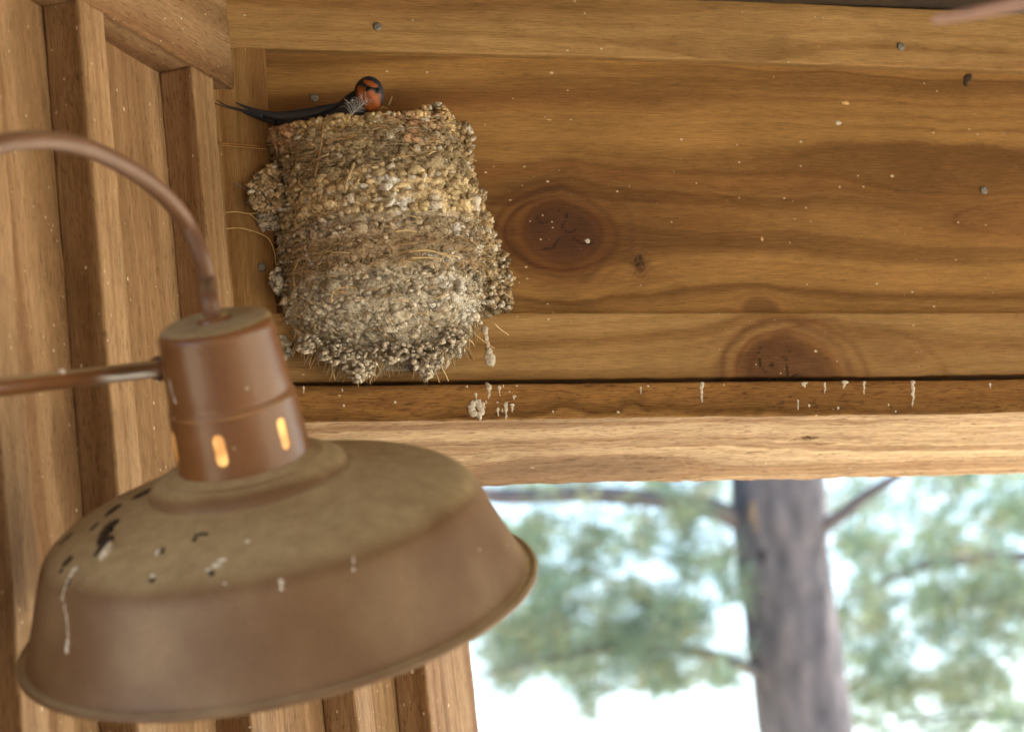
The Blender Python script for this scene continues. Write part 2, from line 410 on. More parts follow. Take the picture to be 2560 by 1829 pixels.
beam, g_beam, *_ = header_plank('beam', (1100, 1047), (2560, 1027), .0325, TB, NB, 470, 3700, mat=M_soff, pal=PAL_H, pals=PAL_U, seed=71, knots=ku, band=1.5, hole=chip, dv=.0016, warp=.001)
tag(beam, 'bottom beam of the header with a pale rough underside, over the opening', 'beam')

# ------------------------------------------------------------------ siding wall (board and batten)
xs = [(-45, 37), (250, 335), (540, 620), (810, 890), (1000, 1085)]
z_top = H(700, -60, 0).z+.35
wall = empty('siding_wall', O_W+Z*(GROUND-O_W.z), 'brown board and batten wall on the left, behind the lamp', 'wall')
edges = [ws(Wp(a, 1829, 0)) for a, b in xs]
s_end = ws(Wp(1198, 1829, .0))
beam_z = Wp(581, 212, .038).z                       # underside of the beam along the wall
zlo, zhi = Wp(0, 1829, 0).z-.25, Wp(700, 0, 0).z+.15
def vboard(name, s_near, s_far, off_front, T, z1, seed, pal, knots=(), sides=()):
    # length up, width towards the camera (-dw), front faces nw
    org = O_W+dw*s_far+nw*off_front; org = Vector((org.x, org.y, GROUND))
    return plank(name, org, Z, -dw, z1-GROUND, s_far-s_near, T, M_wall, pal, seed, knots, wall, .003, .0016,
                 (max(0, zlo-GROUND), min(z1, zhi)-GROUND), sides, .0025, .0009)
BW = .046; e_far0 = ws(Wp(560, 500, .03))
allS = [edges[0]-.262, *edges]
prev = allS[0]
seams = [e+BW*.5 for e in allS]
for i in range(len(seams)):
    a = seams[i]; b = seams[i+1] if i+1 < len(seams) else s_end-.001
    kk = []
    if i == 1: kk = [(Wp(60, 1130, 0).z-GROUND, .05, .05, .014, .22), (Wp(90, 1500, 0).z-GROUND, .12, .05, .02, .18)]
    vboard('board', a+.0008, b-.0008, 0, .022, z_top, 101+i, PAL_W, kk)
for i, e in enumerate(allS):
    top = beam_z-.0005 if allS[1]+.03 < e < e_far0 else z_top-(0 if e < e_far0 else .3)
    bw = .072 if i == len(allS)-1 else BW
    vboard('batten', e, e+bw, BT, BT-.0006, top, 131+i, PAL_W, [], ('t',))
# end trim of the wall
# beam running along the wall
e_far = ws(Wp(581, 205, .0335)); o_b = O_W+dw*e_far+nw*.0345; o_b = Vector((o_b.x, o_b.y, beam_z))
# length towards the camera: ex=-dw, ez=Z => depth = Z x -dw ; must be -nw
ex = -dw; ez = Z
if ez.cross(ex).dot(nw) > 0: ex = dw; o_b = o_b-dw*1.3
wbeam, g_wb = plank('beam', o_b, ex, ez, 1.3, .185, .0395, M_wall, PAL_W, 177, [], None, .003, .002, None, ('b',), .003, .0009)
tag(wbeam, 'short brown beam running along the left wall at the top left corner', 'beam')

# ------------------------------------------------------------------ nails, marks
def cast(px, py, bv):
    r = ray(px, py); n = r.normalized(); h = bv.ray_cast(Vector((0, 0, 0)), n)
    return (h[0], h[1]) if h[0] is not None else (None, None)
bvs = {n: bvh_of(*g) for n, g in (('back', g_back), ('up', g_up), ('low', g_low), ('corner', g_corner), ('beam', g_beam))}
def nail(px, py, bv, parent, r=.0042):
    p, n = cast(px, py, bvs[bv])
    if p is None: return
    if n.dot(p) > 0: n = -n
    b = MB(); a = n.orthogonal().normalized(); c = n.cross(a); v = []; f = []
    prof = [(r, -.0015), (r, .0006), (r*.93, .0011), (r*.5, .0012), (0.0002, .0011)]
    for q, (rr, hh) in enumerate(prof):
        for k in range(14):
            t = k/14*2*math.pi; w = 1+.06*math.sin(3*t+px); v.append(p+a*rr*w*math.cos(t)+c*rr*w*math.sin(t)+n*hh)
    for q in range(4):
        for k in range(14): f.append((q*14+k, q*14+(k+1) % 14, (q+1)*14+(k+1) % 14, (q+1)*14+k))
    b.add([x[:] for x in v], f); return b.out('nail', M_nail, parent)
for a in ((943, 67, 'up', up_plank), (785, 245, 'back', back_plank), (2251, 117, 'up', up_plank), (2459, 476, 'back', back_plank), (654, 668, 'corner', corner)): nail(*a)

def blob(mb, p, n, ra, rb, th, ang=0, col=(1, 1, 1), tpl=ICO2, rough=.55, t_dir=None):
    """a flattened lump on a surface: p point, n normal"""
    n = Vector(n).normalized(); dn = Vector(t_dir) if t_dir is not None else Z
    a = dn-n*dn.dot(n); a = a.normalized() if a.length > 1e-4 else n.orthogonal().normalized(); b = n.cross(a)
    a2 = a*math.cos(ang)+b*math.sin(ang); b2 = n.cross(a2)
    v, f = tpl; sc = 1+rough*(RNG.random((len(v), 1))-.5)
    q = v*sc; w = np.array(p)+q[:, :1]*ra*np.array(a2)+q[:, 1:2]*rb*np.array(b2)+q[:, 2:]*th*np.array(n)
    mb.add(w, f, col)
def splat(pts, bv, name, mat, parent, th=.0009):
    th = th*.6
    """pts: (px, py, half height px, half width px)"""
    groups = []
    for px, py, hh, hw in pts:
        hit_g = [g for g in groups if any(((px-x)/(hw+w))**2+((py-y)/(hh+h))**2 < .3 for x, y, h, w in g)]
        new = [(px, py, hh, hw)]
        for g in hit_g: new += g; groups.remove(g)
        groups.append(new)
    for g in groups:
        mb = MB(); first = None
        for px, py, hh, hw in g:
            p, n = cast(px, py, bv)
            if p is None: continue
            if n.dot(p) > 0: n = -n
            s = p.dot(Fw)/FPX; cosv = abs(n.dot(p.normalized()))
            blob(mb, p, n, hh*s/max(cosv, .25) if abs(n.z) > .7 else hh*s, hw*s, th*min(1.5, max(.5, hw/8)), random.uniform(-.1, .1))
        if mb.v: mb.out(name, mat, parent)

M_bare = simple('bare_wood', (.62, .42, .2), .8, 0, .2, 300, .5)
for x, y, hh, hw in ((2113, 257, 5, 12), (1372, 299, 2, 8), (1905, 597, 5, 4)): splat([(x, y, hh, hw)], bvs['back'], 'bare_patch', M_bare, back_plank, .0006)
splat([(2418, 196, 8, 12), (2414, 208, 8, 7), (2424, 190, 6, 8)], bvs['back'], 'dark_chip', M_dropdark, back_plank, .0012)
# droppings on the ledge strip and planks
B_ = bvs['beam']
def streak(px, py, ln, w0, lean=0):
    n = max(3, int(ln/(w0*.55))); o = []
    for i in range(n):
        t = i/(n-1); o.append((px+lean*ln*t+random.uniform(-.22, .22)*w0, py+ln*t, ln/n*1.25, max(1.4, w0*(1-.75*t**.6)*random.uniform(.6, 1.15))))
    return o
splat([(1182, 1008, 10, 9), (1178, 1022, 12, 10), (1184, 1034, 9, 10), (1198, 1012, 13, 8), (1204, 1026, 12, 8), (1198, 1038, 11, 7), (1208, 1010, 7, 5), (1190, 1003, 6, 8)], B_, 'dropping', M_drop, beam, .003)
for x, y, l, w in ((1222, 962, 30, 9), (1265, 1010, 34, 8), (1248, 968, 12, 7), (1280, 1012, 14, 6), (1755, 960, 40, 8), (2282, 950, 60, 8), (1995, 1000, 22, 3), (2062, 958, 22, 5), (2110, 955, 12, 9), (2160, 952, 30, 5), (1602, 968, 14, 4), (1190, 985, 10, 5), (1245, 1022, 14, 6), (2475, 960, 8, 4), (760, 958, 20, 7), (2010, 958, 8, 10), (1285, 990, 7, 6)):
    splat(streak(x, y, l, w), B_, 'dropping', M_drop, beam, .0012)
splat([(2063, 777, 8, 12), (2075, 774, 5, 8)], bvs['low'], 'dropping', M_drop, low_plank, .0012)
splat([(1225, 897, 20, 14), (1222, 880, 12, 9), (1219, 862, 12, 5), (1216, 842, 12, 5), (1213, 826, 12, 8), (1224, 905, 11, 13)], bvs['low'], 'dropping', M_drop, low_plank, .003)
splat([(2095, 307, 5, 8)], bvs['back'], 'dropping', M_drop, back_plank)
splat([(1468, 602, 6, 7)], bvs['back'], 'dropping', M_drop, back_plank)

for k in range(26):
    splat([(random.choice([random.gauss(1225, 38), random.uniform(720, 2540)]), random.uniform(958, 1030), random.uniform(1.8, 4.5), random.uniform(1.6, 4))], B_, 'dropping', M_drop, beam, .0007)
# ------------------------------------------------------------------ nest
def yx(lst, y): return float(np.interp(y, [p[0] for p in lst], [p[1] for p in lst]))
Ledge = [(285, 690), (324, 668), (360, 672), (405, 690), (508, 700), (635, 690), (700, 696), (789, 706), (820, 728), (865, 778), (905, 822), (950, 890)]
Redge = [(262, 1108), (300, 1112), (390, 1130), (436, 1150), (508, 1165), (560, 1180), (660, 1195), (740, 1190), (800, 1180), (855, 1150), (900, 1115), (950, 1060)]
ref = 700
def zof(py): return hx(H(900, py, 0))[1]
z_t, z_b = zof(322), zof(962)
pN = [(322, .068), (400, .082), (560, .094), (700, .092), (790, .078), (860, .056), (905, .036), (935, .016), (962, .012)]
PB_ = 938
def top_py(s): return float(np.interp(s, [-1, -.6, -.2, .2, .6, .85, 1], [338, 354, 354, 345, 324, 305, 297]))
def nest_pt(py, s, extra=0.0):
    """py = photo row of the wall line (true height), s in -1..1 around"""
    py = py+(top_py(s)-322)*max(0, 1-(py-322)/160)
    z = zof(py)
    xl = hx(H(yx(Ledge, py-15), py, 0))[0]; xr = hx(H(yx(Redge, py-25), py, 0))[0]
    p = yx(pN, py); q = .37*p; D = xr-xl; w = (D*D-q*q)/(2*D); xc = xl+w
    a = s*math.pi/2
    X = xc+w*math.copysign(abs(math.sin(a))**.92, s); N = p*max(0, math.cos(a))**.75
    return X, N, z
def nest_P(py, s, extra=0.0):
    X, N, z = nest_pt(py, s); X2, N2, _ = nest_pt(py, min(1, s+.02)); X1, N1, _ = nest_pt(py, max(-1, s-.02))
    t = Vector((X2-X1, N2-N1)); nn = Vector((-t.y, t.x)); nn = nn.normalized() if nn.length > 0 else Vector((0, 1))
    if nn.y < 0: nn = -nn
    n = (dh*nn.x+nh*nn.y).normalized(); return HW(X, N, z)+n*extra, n
nest = empty('swallow_nest', HW(*[nest_pt(900, 0)[i] for i in (0,)], 0, z_b), 'tall mud and straw nest stuck on the brown planks', 'nest')
# core
nr, nc = 230, 230; vs = []; cn = []; cpy = []
for i in range(nr+1):
    py = 324+(PB_-324)*i/nr
    for j in range(nc+1):
        s = -1+2*j/nc; p, n = nest_P(py, s, 0); vs.append(p[:]); cn.append(n[:]); cpy.append((py, s))
fs = [(i*(nc+1)+j, (i+1)*(nc+1)+j, (i+1)*(nc+1)+j+1, i*(nc+1)+j+1) for i in range(nr) for j in range(nc)]
va = np.array(vs); ca_ = np.array(cpy); X_ = ca_[:, 1]*.13; Y_ = ca_[:, 0]*.00037
lump = (vn(X_*170, Y_*260, 61)-.5)*.0042+(vn(X_*420, Y_*600, 62)-.5)*.0026+(vn(X_*1000, Y_*1300, 63)-.5)*.0012+.0016*np.sin(ca_[:, 0]*.16+ca_[:, 1]*3)
edge = np.minimum(1, (1-np.abs(ca_[:, 1]))*12)
va = va+np.array(cn)*(lump*edge-.0012)[:, None]; vs = [tuple(q) for q in va]
# bowl: inner ring stepping down
base = len(vs)
for q, (sc, dz) in enumerate(((.86, .0), (.8, -.012), (.45, -.024), (.02, -.028))):
    for j in range(nc+1):
        s = -1+2*j/nc; X, N, z = nest_pt(324, s); X0, N0, z0 = nest_pt(324, 0); X = X0+(X-X0)*sc; N = .03+(N-.03)*sc; vs.append(HW(X, max(.001, N), z+dz)[:])
fs += [(j, j+1, base+j+1, base+j) for j in range(nc)]
for q in range(3): fs += [(base+q*(nc+1)+j, base+q*(nc+1)+j+1, base+(q+1)*(nc+1)+j+1, base+(q+1)*(nc+1)+j) for j in range(nc)]
nest_bv = bvh_of(vs, fs)
def band_col(py, s, x=None):
    cols = [(300, (.44, .31, .17)), (345, (.42, .30, .165)), (365, (.30, .225, .14)), (470, (.29, .225, .15)), (500, (.41, .315, .20)), (585, (.42, .32, .205)), (605, (.36, .30, .22)), (632, (.33, .265, .185)), (655, (.27, .195, .115)), (715, (.27, .20, .125)), (745, (.37, .32, .24)), (960, (.38, .33, .25))]
    return np.minimum(.80, 1.9*np.array([yx([(a, c[k]) for a, c in cols], py) for k in range(3)])*(.97, 1.04, 1.04 if py < 600 else 1.15))
mud = MB()
WHITE = [(975, 455, 34, 20), (1000, 500, 42, 26), (900, 470, 20, 9), (1140, 575, 20, 20), (1105, 640, 55, 14), (1200, 625, 14, 18), (1115, 700, 26, 16), (1125, 750, 34, 20), (1160, 780, 22, 28), (1055, 345, 14, 10), (775, 350, 10, 8), (1200, 820, 22, 24), (1180, 770, 16, 30), (1000, 540, 10, 28), (1130, 665, 12, 10), (1150, 720, 12, 26), (1090, 760, 22, 12), (930, 448, 24, 8), (1020, 470, 20, 8), (715, 520, 12, 22), (760, 640, 10, 6)]
def proj(p):
    d = p.dot(Fw); return CX+FPX*p.dot(Rt)/d, CY-FPX*p.dot(Up)/d
cc0 = np.array([band_col(a_, b_) for a_, b_ in cpy])*(.62+.55*vn(X_*300, Y_*420, 64))[:, None]
pp = np.array([proj(Vector(q)) for q in vs[:len(cc0)]]); wn_ = vn(X_*260, Y_*360, 66)
for (wx, wy, wa, wb) in WHITE:
    e = ((pp[:, 0]-wx)/wa)**2+((pp[:, 1]-wy)/wb)**2; f_ = (sst(1.3, .3, e)*(wn_ > .38)*.85)[:, None]; cc0 = cc0*(1-f_)+np.array((.80, .79, .75))*f_
mud.add(vs, fs, np.vstack([cc0, np.tile((.3, .23, .15), (len(vs)-len(cc0), 1))]))
def pellet(p, n, size, col, flat=.8, tpl=ICO1, elong=1.5, droop=True):
    v, f = tpl; nn = Vector(n)
    ax = nn.cross(Z).normalized(); az = ax.cross(nn)
    th = random.gauss(0, .35); a = ax*math.cos(th)+az*math.sin(th); b = nn.cross(a)
    d = 1+.42*(RNG.random(len(v))-.5)+.25*np.sin(v@RNG.normal(size=3)*2.2+random.random()*6)
    q = v*d[:, None]; el = random.uniform(.8, elong)
    w = np.array(p)+q[:, :1]*size*el*np.array(a)+q[:, 1:2]*size*random.uniform(.6, .95)*np.array(b)+q[:, 2:]*size*flat*random.uniform(.7, 1.3)*np.array(nn)
    cc = np.clip(np.array(col)*random.uniform(.55, 1.2), 0, .85)
    cc = cc*(1-.35*(random.random() < .3))
    if random.random() < .10: cc = np.array((.74, .69, .60))*random.uniform(.8, 1.1)
    px, py = proj(Vector(p))
    for (wx, wy, wa, wb) in WHITE:
        e = ((px-wx)/wa)**2+((py-wy)/wb)**2
        if e < 1 and random.random() < .9*(1-e*.6): cc = np.array((.80, .79, .75))*random.uniform(.85, 1.1); break
    mud.add(w, f, cc*(1+.12*(RNG.random((len(v), 1))-.5)))
py = 320.0
while py < PB_:
    smooth = 640 < py < 725; gold = 480 < py < 600
    step = 8.5
    base_sz = .0034 if gold else (.0022 if smooth else .0028)
    arc = (nest_pt(py, 1)[0]-nest_pt(py, -1)[0])*1.4
    n = int(arc/(base_sz*1.5))
    for j in range(n):
        s = -1+2*(j+random.random())/n
        yy = py+random.uniform(-6, 6)+7*math.sin(s*5+py*.02)
        lay = .0022*math.sin(py*.16+s*3+2*vn(s*4, py*.03, 8))+.003*(float(vn(s*7, py*.05, 21))-.5)
        size = base_sz*math.exp(random.gauss(0, .33))
        out = lay+random.uniform(-.0026, .0010)+(random.random() < .05)*.003
        if smooth: out = out*.5-.0008
        if random.random() < (.5 if smooth else .22): continue
        p, nn = nest_P(min(PB_, max(318, yy)), s, out)
        nn = (nn+Vector((random.uniform(-.45, .45), random.uniform(-.45, .45), random.uniform(-.2, .55)))).normalized()
        pellet(p, nn, size, band_col(yy, s), flat=.75)
    py += step
# rim pellets, some of reddish clay
for k in range(560):
    s = random.uniform(-1, 1); px_ = proj(nest_P(322, s)[0])[0]
    clay = px_ < 735 or 955 < px_ < 1100
    X, N, z = nest_pt(322, s); lift = random.uniform(-.007, .0015)
    p = HW(X, max(.004, N+random.uniform(-.012, .003)), z+lift)
    n = (nh+Vector((random.uniform(-.5, .5), random.uniform(-.3, .3), random.uniform(0, .8)))).normalized()
    pellet(p, n, random.uniform(.0022, .0042), (.70, .46, .29) if clay and random.random() < .75 else band_col(320, s))
for k in range(90):                              # clay smears hanging over the rim
    px_ = random.choice([random.uniform(640, 735), random.uniform(1020, 1095)]); pyy = random.uniform(300, 355) if px_ > 900 else random.uniform(315, 375)
    p, n = cast(px_, pyy, nest_bv)
    if p is None: continue
    pellet(p-ray(px_, pyy).normalized()*.002, nh, random.uniform(.003, .0052), (.62, .40, .25), .5, ICO2)
# upper right crumbly tower, left clump, mud smears on the plank
def in_poly(x, y, poly):
    c = False; j = len(poly)-1
    for i in range(len(poly)):
        if (poly[i][1] > y) != (poly[j][1] > y) and x < (poly[j][0]-poly[i][0])*(y-poly[i][1])/(poly[j][1]-poly[i][1])+poly[i][0]: c = not c
        j = i
    return c
def patch(poly, n, size, col, N0, N1, flat=.6):
    n = int(n*1.9); size = size*.72; col = tuple(min(.7, c*1.65) for c in col)
    xs_ = [p[0] for p in poly]; ys_ = [p[1] for p in poly]; k = 0; tries = 0
    while k < n and tries < n*20:
        tries += 1; x = random.uniform(min(xs_), max(xs_)); y = random.uniform(min(ys_), max(ys_))
        if not in_poly(x, y, poly): continue
        k += 1; pellet(H(x, y, random.uniform(N0, N1)), (nh+Vector((random.uniform(-.3, .3), 0, random.uniform(-.3, .3)))).normalized(), size*random.uniform(.6, 1.4), np.array(col)*random.uniform(.85, 1.15), flat)
patch([(1050, 290), (1060, 265), (1100, 258), (1118, 275), (1120, 330), (1090, 350)], 110, .0042, (.40, .29, .16), .02, .06)
patch([(1105, 320), (1165, 305), (1178, 330), (1182, 400), (1150, 420), (1110, 400)], 170, .0042, (.30, .225, .13), .001, .007, .35)
patch([(1130, 385), (1175, 390), (1182, 440), (1190, 480), (1210, 520), (1228, 560), (1235, 620), (1180, 620), (1150, 480)], 300, .0045, (.36, .275, .165), .004, .022)
patch([(1180, 600), (1240, 600), (1270, 655), (1279, 710), (1272, 780), (1225, 792), (1180, 790)], 560, .0038, (.27, .205, .125), .002, .010, .35)
patch([(1150, 500), (1205, 520), (1235, 640), (1240, 780), (1180, 800)], 260, .0042, (.30, .24, .155), .012, .034, .6)
patch([(1195, 470), (1215, 480), (1215, 500), (1200, 500)], 12, .003, (.36, .3, .2), .0, .004, .4)
# bottom ragged lumps
for cx, cy, wx, hy in ((900, 905, 42, 40), (1065, 895, 38, 38), (980, 880, 60, 25), (840, 885, 40, 22), (1130, 850, 30, 30), (770, 860, 30, 22), (1065, 922, 14, 26), (895, 936, 16, 18), (1085, 900, 20, 20)):
    for k in range(170):
        a = random.uniform(0, 6.28); r = math.sqrt(random.random()); x = cx+wx*r*math.cos(a); y = cy+hy*r*math.sin(a)
        pellet(H(x, y, random.uniform(.025, .06)), (nh+Vector((random.uniform(-.4, .4), 0, random.uniform(-.6, .2)))).normalized(), random.uniform(.0014, .0032), (.62, .56, .46))
mud_o = mud.out('mud_wall', M_mud, nest)
# separate old mud clump on the left
side = empty('mud_clump', H(660, 500, 0), 'small lumpy mud clump on the corner board, left of the nest', 'mud clump')
mud2 = mud; mud = MB()
patch([(622, 470), (640, 435), (690, 410), (705, 470), (705, 540), (660, 535), (625, 510)], 260, .0040, (.34, .26, .16), .009, .024, .8)
patch([(640, 530), (700, 530), (700, 575), (655, 572)], 60, .004, (.36, .32, .26), .009, .014, .5)
mud.out('pellets', M_mud, side)
side2 = empty('mud_clump', H(708, 870, 0), 'pale grey mud clump by the lamp neck, below the nest', 'mud clump')
mud = MB(); patch([(690, 845), (710, 840), (724, 885), (705, 900), (692, 880)], 50, .004, (.42, .39, .32), .012, .018, .6); mud.out('pellets', M_mud, side2)
mud = MB(); patch([(680, 680), (695, 670), (705, 720), (695, 735), (682, 710)], 40, .004, (.4, .38, .32), .012, .03, .7); mud.out('side_mud', M_mud, nest)

# straw
def nestpoint(px, py, out=.002):
    p, n = cast(px, py, nest_bv)
    if p is None: return H(px, py, .014)
    return p-ray(px, py).normalized()*out
STRAW = [(.65, .52, .30), (.58, .44, .24), (.50, .40, .26), (.55, .36, .17), (.45, .38, .28)]
def stem(pts, r, col, name='grass_stem', k=4):
    b = MB(); c = catmull(pts, k); b.tube(c, [r*(1-.5*i/len(c)) for i in range(len(c))], 5, col); return b.out(name, M_straw, nest)
def z1(x, y): return 500+x/1.957, 150+y/1.957
def ps(lst, out=.004): return [nestpoint(*z1(*q), out) for q in lst]
stem(ps([(660, 262), (630, 258), (604, 320), (594, 400), (580, 480), (562, 568)], .010), .0010, (.42, .26, .12))
stem(ps([(752, 505), (735, 550), (715, 600), (708, 650)], .008), .0016, (.44, .33, .2))
stem(ps([(120, 747), (180, 742), (240, 752), (310, 745), (375, 755)]), .0007, (.6, .42, .2))
stem(ps([(240, 752), (275, 780), (305, 812)]), .0005, (.6, .42, .2))
stem(ps([(110, 828), (190, 822), (260, 838), (330, 870), (362, 930), (372, 1000), (385, 1080), (405, 1150), (432, 1230)], .010), .0007, (.6, .42, .18))
stem(ps([(80, 408), (200, 414), (345, 428)]), .0009, (.40, .2, .07))
stem(ps([(85, 416), (200, 426), (340, 438)]), .0006, (.50, .28, .1))
stem(ps([(165, 598), (200, 620), (235, 640)]), .0006, (.3, .25, .2))
stem(ps([(480, 985), (458, 1040), (462, 1110)], .009), .0009, (.6, .45, .22))
stem(ps([(640, 1190), (655, 1130), (720, 1110), (770, 1120)], .009), .0008, (.6, .45, .22))
stem(ps([(1020, 940), (1100, 930), (1180, 945), (1270, 965)], .009), .0011, (.6, .47, .25))
stem(ps([(1030, 968), (1100, 966), (1190, 972)], .009), .0010, (.55, .43, .23))
stem(ps([(950, 840), (1010, 832), (1060, 842)], .009), .0010, (.6, .47, .25))
stem(ps([(1260, 1355), (1300, 1400), (1340, 1465)], .010), .0010, (.55, .32, .12))
stem(ps([(1320, 1120), (1370, 1160), (1420, 1180)], .009), .0008, (.45, .33, .2))
stem(ps([(360, 380), (375, 440), (380, 495)], .010), .0011, (.5, .3, .15))
stem(ps([(440, 300), (480, 260), (515, 238)], .012), .0008, (.4, .24, .12))
stem(ps([(830, 310), (860, 270), (890, 232), (915, 238)], .012), .0009, (.6, .45, .22))
stem(ps([(920, 225), (940, 178)], .012), .0011, (.42, .3, .16))
stem(ps([(480, 320), (540, 305), (600, 292), (650, 270)], .012), .0008, (.5, .36, .18))
for bx, by, ex_, ey_ in ((760, 1480, 755, 1560), (870, 1450, 830, 1580), (720, 1430, 770, 1560), (1060, 1480, 1040, 1560), (1085, 1490, 1105, 1565), (1180, 1500, 1215, 1570), (900, 1440, 860, 1560), (480, 1340, 530, 1420), (650, 1450, 660, 1560), (1330, 1330, 1440, 1410), (1300, 1360, 1340, 1400), (790, 1400, 740, 1540), (1470, 1130, 1530, 1170), (1440, 1290, 1510, 1345)):
    m_ = z1((bx+ex_)/2+random.uniform(-12, 12), (by+ey_)/2)
    stem([H(*z1(bx, by), .05), H(*m_, .045), H(*z1(ex_, ey_), .035)], .0008, random.choice(STRAW))
for k in range(52):
    py = random.choice([random.uniform(330, 470), random.uniform(590, 720), random.uniform(720, 900)]); s = random.uniform(-.95, .95)
    s2 = s+random.uniform(-.13, .13); dy = random.uniform(-16, 16)
    pts = [nest_P(py, s, .0045)[0], nest_P(py+dy*.5+random.uniform(-5, 5), max(-1, min(1, (s+s2)/2)), .0065)[0], nest_P(py+dy, max(-1, min(1, s2)), .004)[0]]
    stem(pts, random.uniform(.0005, .0009), random.choice(STRAW))
fib = MB()
for k in range(1500):
    t = random.random(); py = random.uniform(335, 480) if t < .3 else (random.uniform(590, 730) if t < .6 else random.uniform(700, 940))
    s = random.uniform(-1, 1); ds = random.uniform(-.14, .14); dy = random.uniform(-14, 14)
    if t > .8: ds *= .5; dy *= 1.8
    q = [nest_P(min(958, py), s, random.uniform(.002, .005))[0]]
    q.append(nest_P(min(958, py+dy*.5), max(-1, min(1, s+ds*.5)), random.uniform(.004, .008))[0]); q.append(nest_P(min(958, py+dy), max(-1, min(1, s+ds)), random.uniform(.001, .006))[0])
    c = catmull(q, 3); col = np.array(random.choice(STRAW))*random.uniform(.5, 1.05); fib.tube(c, random.uniform(.00022, .00045), 3, col, cap=False)
for k in range(300):                      # fringe at the bottom
    x = random.uniform(740, 1200); y = yx([(740, 850), (880, 930), (1000, 890), (1080, 925), (1200, 830)], x); a = random.uniform(-.8, .8)
    L_ = random.uniform(12, 60)*.9; q = [H(x-5, y-30, .05), H(x+math.sin(a)*L_*.3, y-8, .05), H(x+math.sin(a)*L_, y-10+math.cos(a)*L_, .04)]
    fib.tube(catmull(q, 4), random.uniform(.0002, .00045), 3, np.array(random.choice(STRAW))*random.uniform(.5, .95), cap=False)
fo = fib.out('fibres', M_straw, nest); tag(fo, kind='stuff')

# ------------------------------------------------------------------ barn swallow
db = H(900, 300, .05).dot(Fw)
def zb2(x, y): return 520+x/4.546, 160+y/4.546
def PB(px, py, dd=0): return P(px, py, db+dd)
px2m = db/FPX
bird = empty('swallow', PB(860, 320), 'blue black swallow with rusty face and forked tail sitting in the nest', 'bird')
DK = (.010, .012, .022)
body = MB()
def loft(pts, rr, col, fl=.8, sides=20):
    c = catmull([PB(*p) for p in pts], 6); ra = lerpn([r*px2m for r in rr], 6)
    body.tube(c, [(a*fl, a) if False else (a, a*fl) for a in ra], sides, col, flat=Vector(Bk))
# head: dense ball with the face pattern
nu, nv = 96, 72; hv = []; hc = []
rx, ry, rz = 37*px2m, 42*px2m, 38*px2m; hc0 = PB(922, 233, -.004)
for i in range(nv+1):
    th = math.pi*i/nv
    for j in range(nu):
        ph = 2*math.pi*j/nu; x, y, zc = math.sin(th)*math.sin(ph), math.cos(th), math.sin(th)*math.cos(ph)
        # flatten crown slightly, fill the throat
        bx, by, bz = x*(1+.10*(y < 0)*abs(y)), y*(1.0 if y > 0 else 1.15), zc*(1+.10*(y < .2))
        d_ = Vector((bx*rx, by*ry, bz*rz)); hv.append((hc0+Rt*d_.x+Up*d_.y+Bk*d_.z)[:])
        c = np.array(DK)*1.3
        if zc > -.15:
            jit = .025*math.sin(x*40+y*31)+.02*math.sin(y*57-x*23)
            # forehead
            ex_, ey_ = x-.14, y-.50; ca, sa = math.cos(-.36), math.sin(-.36); a = ex_*ca+ey_*sa; b = -ex_*sa+ey_*ca
            fh = (a/.52)**2+(b/.165)**2+jit*3 < 1
            yb = .48+(x+.5)*(-.36/1.08)          # centre of the eye band
            ow = (.29, .078, .014)
            if fh: c = np.array(ow)*1.1
            elif y < yb-.12+jit*.7 and x < .80-.25*max(0, y+.1)+jit and x > -.78+jit+.2*max(0, y) and x+.0 < .86+.2*y: c = np.array(ow)*(1+.25*math.sin(x*9+y*7))
            elif x > .8: c = np.array((.02, .028, .055))
            else: c = np.array(DK)
            if (x-.6)**2+(y-.10)**2 < .20**2: c = np.array(DK)*.5
            if y > .75 or (x > .3 and y > .35 and not fh): c = np.array((.013, .02, .042))
        hc.append(c)
hf = [(i*nu+j, i*nu+(j+1) % nu, (i+1)*nu+(j+1) % nu, (i+1)*nu+j) for i in range(nv) for j in range(nu)]
body.add(hv, hf, np.array(hc))
loft([(912, 243), (893, 264), (866, 291), (820, 312), (770, 318), (722, 308), (690, 300)], [30, 38, 41, 42, 36, 22, 8], DK, .95)
body_o = body.out('body', M_bird, bird)
def blade(pts, rr, fl, name, dd=0, col=DK):
    b = MB(); c = catmull([PB(p[0], p[1], dd) for p in pts], 6); ra = lerpn([r*px2m for r in rr], 6)
    b.tube(c, [(a, a*fl) for a in ra], 14, col, flat=Vector(Bk)); o = b.out(name, M_bird, bird)
    # the section: a = tangent x Bk is the in-picture width
    return o
blade([(850, 278), (800, 284), (740, 289), (690, 289), (645, 279), (612, 267), (588, 256)], [22, 19, 14, 9.5, 6, 3.6, .8], .35, 'wing', -.006, (.014, .015, .024))
blade([(842, 290), (780, 300), (720, 303), (670, 295), (632, 285), (605, 277), (586, 271)], [16, 19, 15, 11, 7, 4.2, 1.2], .3, 'wing', .004, (.007, .008, .014))
blade([(655, 288), (630, 281), (600, 273), (565, 264), (541, 250)], [1.5, 2.2, 1.8, 1.5, 1.0], .4, 'tail_streamer', -.03)
blade([(655, 291), (630, 285), (600, 277), (565, 268), (530, 256)], [1.5, 2.2, 1.8, 1.5, 1.0], .4, 'tail_streamer', -.032)
for (x, y, dd) in ((945, 230.5, .0),):
    p = PB(x, y, -.004)-Fw*(rz*.84)
    v, f = ICO3; b = MB(); b.add(np.array(p)+v*4.6*px2m, f); b.out('eye', M_eye, bird)
p = PB(906, 217, -.004)-Fw*(rz*.80); v, f = ICO3; b = MB(); b.add(np.array(p)+v*3.4*px2m, f); b.out('eye', M_eye, bird)
